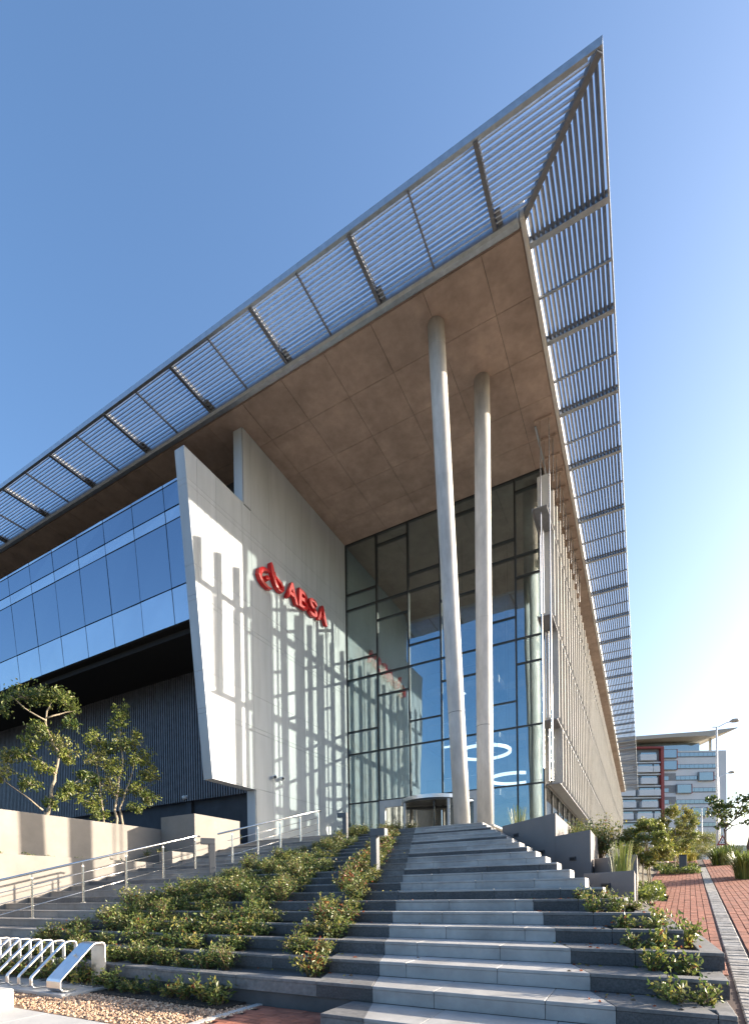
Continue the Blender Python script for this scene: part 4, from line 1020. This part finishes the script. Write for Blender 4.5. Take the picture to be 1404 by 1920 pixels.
blades('grass_clump', (2.62, 17.6, path_z(2.6, 17.6)), 420, 0.8, 0.88, 0.02, ['grass_blade', 'leaf_lime', 'leaf_green'], 'large bright strap leaved clump at the edge of the brick path', 'grass', 1, 0.75)
blades('grass_clump', (3.0, 18.6, path_z(3.0, 18.6)), 380, 0.9, 0.8, 0.02, ['grass_blade', 'leaf_lime'], 'strap leaved clump behind the large bright clump by the path', 'grass', 2, 0.75)
blades('grass_clump', (2.85, 25.0, path_z(2.8, 25)), 380, 1.0, 0.8, 0.025, ['leaf_green', 'leaf_dark', 'grass_blade'], 'dark strap leaved clump farther up the brick path', 'grass', 3, 0.8)
blades('grass_clump', (3.3, 26.5, path_z(3.3, 26.5)), 380, 1.0, 0.85, 0.025, ['leaf_green', 'leaf_dark'], 'dark strap leaved clump below the spreading tree', 'grass', 4, 0.8)
blades('grass_clump', (1.9, 29.5, path_z(1.9, 29.5)), 220, 1.2, 0.5, 0.03, ['grass_yellow'], 'yellow grass tuft at the top of the brick path', 'grass', 5, 0.8)
blades('reed_clump', (-0.35, 10.3, 0.17), 90, 0.5, 0.85, 0.012, ['grass_blade', 'leaf_olive', 'leaf_green'], 'upright reeds in the low grey planter', 'reeds', 6, 0.3)
blades('reed_clump', (-3.1, 14.6, 1.72), 60, 0.6, 0.85, 0.012, ['leaf_olive', 'grass_blade'], 'thin reeds behind the tall planter wall near the corner column', 'reeds', 7, 0.45)
blades('reed_clump', (-1.3, 13.5, 1.15), 110, 0.8, 0.5, 0.012, ['leaf_olive', 'grass_blade', 'leaf_lime'], 'soft reeds along the lit side of the second planter wall', 'reeds', 8, 0.6)
# ground cover beds by the path
def cover(poly, label, seed, n, lo):
    rnd = random.Random(seed); mb = MB(); xs_ = [p[0] for p in poly]; ys_ = [p[1] for p in poly]
    for i in range(n):
        x, y = rnd.uniform(min(xs_), max(xs_)), rnd.uniform(min(ys_), max(ys_))
        leaf(mb, (x, y, path_z(x, y)+rnd.uniform(0.0, 0.2)), 0.075, rnd, rnd.randrange(3), 0.3)
    o = solo(mb, 'ground_cover', ['leaf_green', 'leaf_dark', 'leaf_lime'], (sum(xs_)/len(xs_), sum(ys_)/len(ys_), lo), label, 'ground cover', kind='stuff')
cover([(-0.15, 12.3), (0.42, 15.3)], 'low green ground cover around the stems of the round crowned tree', 1, 2600, 0)
cover([(0.55, 20.2), (1.75, 21.4)], 'low green ground cover around the charcoal path bollard', 2, 1500, 0.6)
cover([(0.4, 23.0), (1.9, 24.5)], 'dark green ground cover strip farther up the path', 3, 1500, 0.9)
pbz = path_z(1.28, 21.3)
pbt = thing('path_bollard', (1.28, 21.3, pbz), 'square charcoal bollard standing in ground cover beside the path', 'bollard')
part(MB().box(-0.12, 0.12, -0.12, 0.12, -0.05, 0.60), 'post', 'charcoal_metal', pbt, local=True, bevel=0.01); part(MB().box(-0.122, 0.122, -0.122, 0.122, 0.601, 0.63), 'cap', 'dark_frame', pbt, local=True)

# ------------------------------------------------------------------ background: office block, lamps, signs, car
d0 = 150.0; u = 941.7/d0
cb = Vector((0, 0, 0)) + (Vector((-math.sin(YAW), math.cos(YAW), 0))*d0 + Vector((math.cos(YAW), math.sin(YAW), 0))*((1264-702)/u))
bk = thing('office_block', (cb.x, cb.y, 1.5), 'distant white office block with red framed balconies and ribbon windows', 'building', rz=YAW)
def bx(px): return (px-1264)/u
def bz(py): return (1669-py)/u-1.5
def bpart(x0, x1, y0, y1, d_0, d_1, name, m_, parent=bk): return part(MB().box(bx(x0), bx(x1), d_0, d_1, bz(y1), bz(y0)), name, m_, parent, local=True)
bpart(1100, 1363, 1408, 1676, 0, 26, 'wall', 'bg_white')
bpart(1100, 1319, 1391, 1408, 1.5, 24, 'penthouse', 'bg_glass')
rf = MB().prism([(bx(1090), bz(1391)), (bx(1312), bz(1377.5)), (bx(1370), bz(1371.5)), (bx(1372), bz(1372.5)), (bx(1322), bz(1388)), (bx(1312), bz(1386)), (bx(1250), bz(1388)), (bx(1090), bz(1397))], 'Y', -3, 26)
part(rf, 'roof', 'bg_roof', bk, local=True)
bpart(1337, 1340, 1380, 1408, 1.0, 1.6, 'roof_post', 'bg_roof')
tops_ = [1411, 1433, 1454.5, 1477, 1499, 1520.5, 1542, 1564]
for i, ty in enumerate(tops_):
    bpart(1268, 1345, ty, ty+9.3, -0.06, 0.3, 'window_band', 'bg_grey')
    for j in range(9):
        bpart(1268.5+j*8.5, 1268.5+j*8.5+8.1, ty+1, ty+7.4, -0.12, 0.0, 'pane', 'bg_glass')
for x0, x1, y0, y1 in ((1243, 1268, 1407, 1421), (1243, 1268, 1428, 1443), (1310, 1336, 1449.5, 1464), (1269, 1295, 1472, 1487), (1297, 1323, 1515.6, 1530)):
    bw = bpart(x0-1.2, x1+1.2, y0-1.2, y1+1.2, -0.55, -0.03, 'bay_window', 'bg_grey'); bpart(x0, x1, y0, y1, -0.62, -0.56, 'pane', 'bg_glass', bw)
    bpart(x1+0.2, x1+1.3, y0-1.3, y1+1.3, -0.7, -0.02, 'bay_cheek', 'bg_red', bw)
for y0 in (1449.5, 1472, 1493.5, 1516): bpart(1243, 1268, y0, y0+14, -0.08, 0.2, 'recess_window', 'bg_grey'); bpart(1246, 1254, y0+6, y0+13, -0.14, -0.09, 'pane', 'bg_glass')
bpart(1237, 1242.5, 1402, 1560, -1.2, 0.2, 'red_frame', 'bg_red'); bpart(1150, 1242.5, 1401, 1404.5, -1.21, 0.2, 'red_frame', 'bg_red')
bpart(1150, 1237, 1404.5, 1560, -0.05, 0.2, 'balcony_recess', 'bg_grey')
rnd = random.Random(4)
for i in range(8):
    y = 1414+i*21.8
    for x0, x1 in (((1199, 1229), (1150, 1190)) if i % 2 == 0 else ((1193, 1221), (1160, 1186), (1224, 1236))):
        o_ = rnd.uniform(-3, 3); bb = bpart(x0+o_, x1+o_, y+2, y+13, -1.6, -0.06, 'balcony', 'bg_white'); bpart(x0+o_+1, x1+o_-1, y-1, y+2, -1.5, -1.4, 'balcony_glass', 'bg_glass', bb)
    bpart(1150, 1237, y+15, y+17.5, -0.9, -0.06, 'balcony_slab', 'bg_white')
def lamp_post(loc, hgt, label, armdir=1, sc=1.0):
    t = thing('street_lamp', loc, label, 'street lamp', 'white street lamps', rz=YAW)
    part(MB().tube([(0, 0, -0.2), (0, 0, hgt*0.4), (0, 0, hgt)], [0.11, 0.085, 0.055], 12), 'pole', 'lamp_white', t, smooth=True, local=True)
    part(MB().tube([(-0.3, 0, hgt), (0.1, 0, hgt), (0.7, 0, hgt+0.3), (1.0, 0, hgt+0.35)], 0.035, 8), 'arm', 'lamp_white', t, smooth=True, local=True)
    part(MB().tube([(0.9, 0, hgt+0.36), (1.1, 0, hgt+0.42), (1.4, 0, hgt+0.46), (1.62, 0, hgt+0.42)], [0.04, 0.13, 0.15, 0.05], 10), 'lamp_head', 'bg_roof', t, smooth=True, local=True)
lamp_post((4.6, 42.1, 1.55), 9.75, 'tall white street lamp in front of the blank end of the office block')
lamp_post((6.75, 60.4, 1.55), 9.7, 'white street lamp standing just behind the tallest lamp post')
lamp_post((7.2, 82, 1.55), 9.7, 'distant white street lamp in front of the ribbon windows')
lamp_post((7.5, 93.6, 1.55), 9.4, 'most distant white street lamp, between the path tree and the next lamp')
def tri_sign(loc, size, hz, inv, label):
    t = thing('road_sign', loc, label, 'road sign', rz=YAW)
    part(MB().tube([(0, 0.03, -0.1), (0, 0.03, hz)], 0.03, 8), 'pole', 'galv_steel', t, local=True)
    s_ = -1 if inv else 1; h_ = size*0.866
    def tp(k, y0, y1): return MB().prism([(-size/2*k, hz-s_*h_*0.4*k), (size/2*k, hz-s_*h_*0.4*k), (0, hz+s_*h_*0.6*k)], 'Y', y0, y1)
    pl = part(tp(1, -0.01, 0.0), 'plate', 'bg_red', t, local=True); part(tp(0.62, -0.016, -0.011), 'plate_face', 'sign_white', pl, local=True)
    if not inv:
        for dx_, dz_ in ((-.09, -.08), (.09, -.08), (0, 0.06)):
            c_ = [(dx_*size*1.3+math.cos(a*math.pi/5)*0.055*size, hz+dz_*size*1.3+math.sin(a*math.pi/5)*0.055*size) for a in range(10)]
            part(MB().prism(c_, 'Y', -0.02, -0.0165), 'symbol_dot', 'dark_frame', pl, local=True)
tri_sign((4.2, 36.2, 1.55), 0.72, 1.35, False, 'red bordered triangular warning sign by the white lamp post')
tri_sign((5.0, 53.7, 1.55), 0.6, 1.9, True, 'small inverted triangular yield sign far up the street')
# parked car
cr_ = thing('parked_car', (6.6, 44.5, 1.55), 'white car parked beyond the grass clumps', 'car', rz=YAW)
prof = [(-2.1, 0.3), (2.1, 0.3), (2.15, 0.75), (1.9, 0.95), (1.0, 1.05), (0.35, 1.55), (-1.2, 1.6), (-1.9, 1.1), (-2.15, 0.95)]
part(MB().prism(prof, 'Y', -0.85, 0.85), 'body', 'car_white', cr_, local=True, bevel=0.05)
part(MB().prism([(0.85, 1.07), (0.3, 1.48), (-1.1, 1.52), (-1.6, 1.12)], 'Y', -0.862, 0.862), 'side_window', 'bg_glass', cr_, local=True)
for wx_ in (-1.35, 1.35):
    for wy in (-0.8, 0.8):
        wh = part(MB().tube([(wx_, wy-0.1, 0.32), (wx_, wy+0.1, 0.32)], 0.32, 18), 'wheel', 'tyre', cr_, local=True); part(MB().tube([(wx_, wy-0.11, 0.32), (wx_, wy+0.11, 0.32)], 0.18, 14), 'rim', 'galv_steel', wh, local=True)
part(MB().box(1.95, 2.16, -0.8, -0.45, 0.68, 0.85), 'headlight', 'clear_glass', cr_, local=True); part(MB().box(1.95, 2.16, 0.45, 0.8, 0.68, 0.85), 'headlight', 'clear_glass', cr_, local=True)
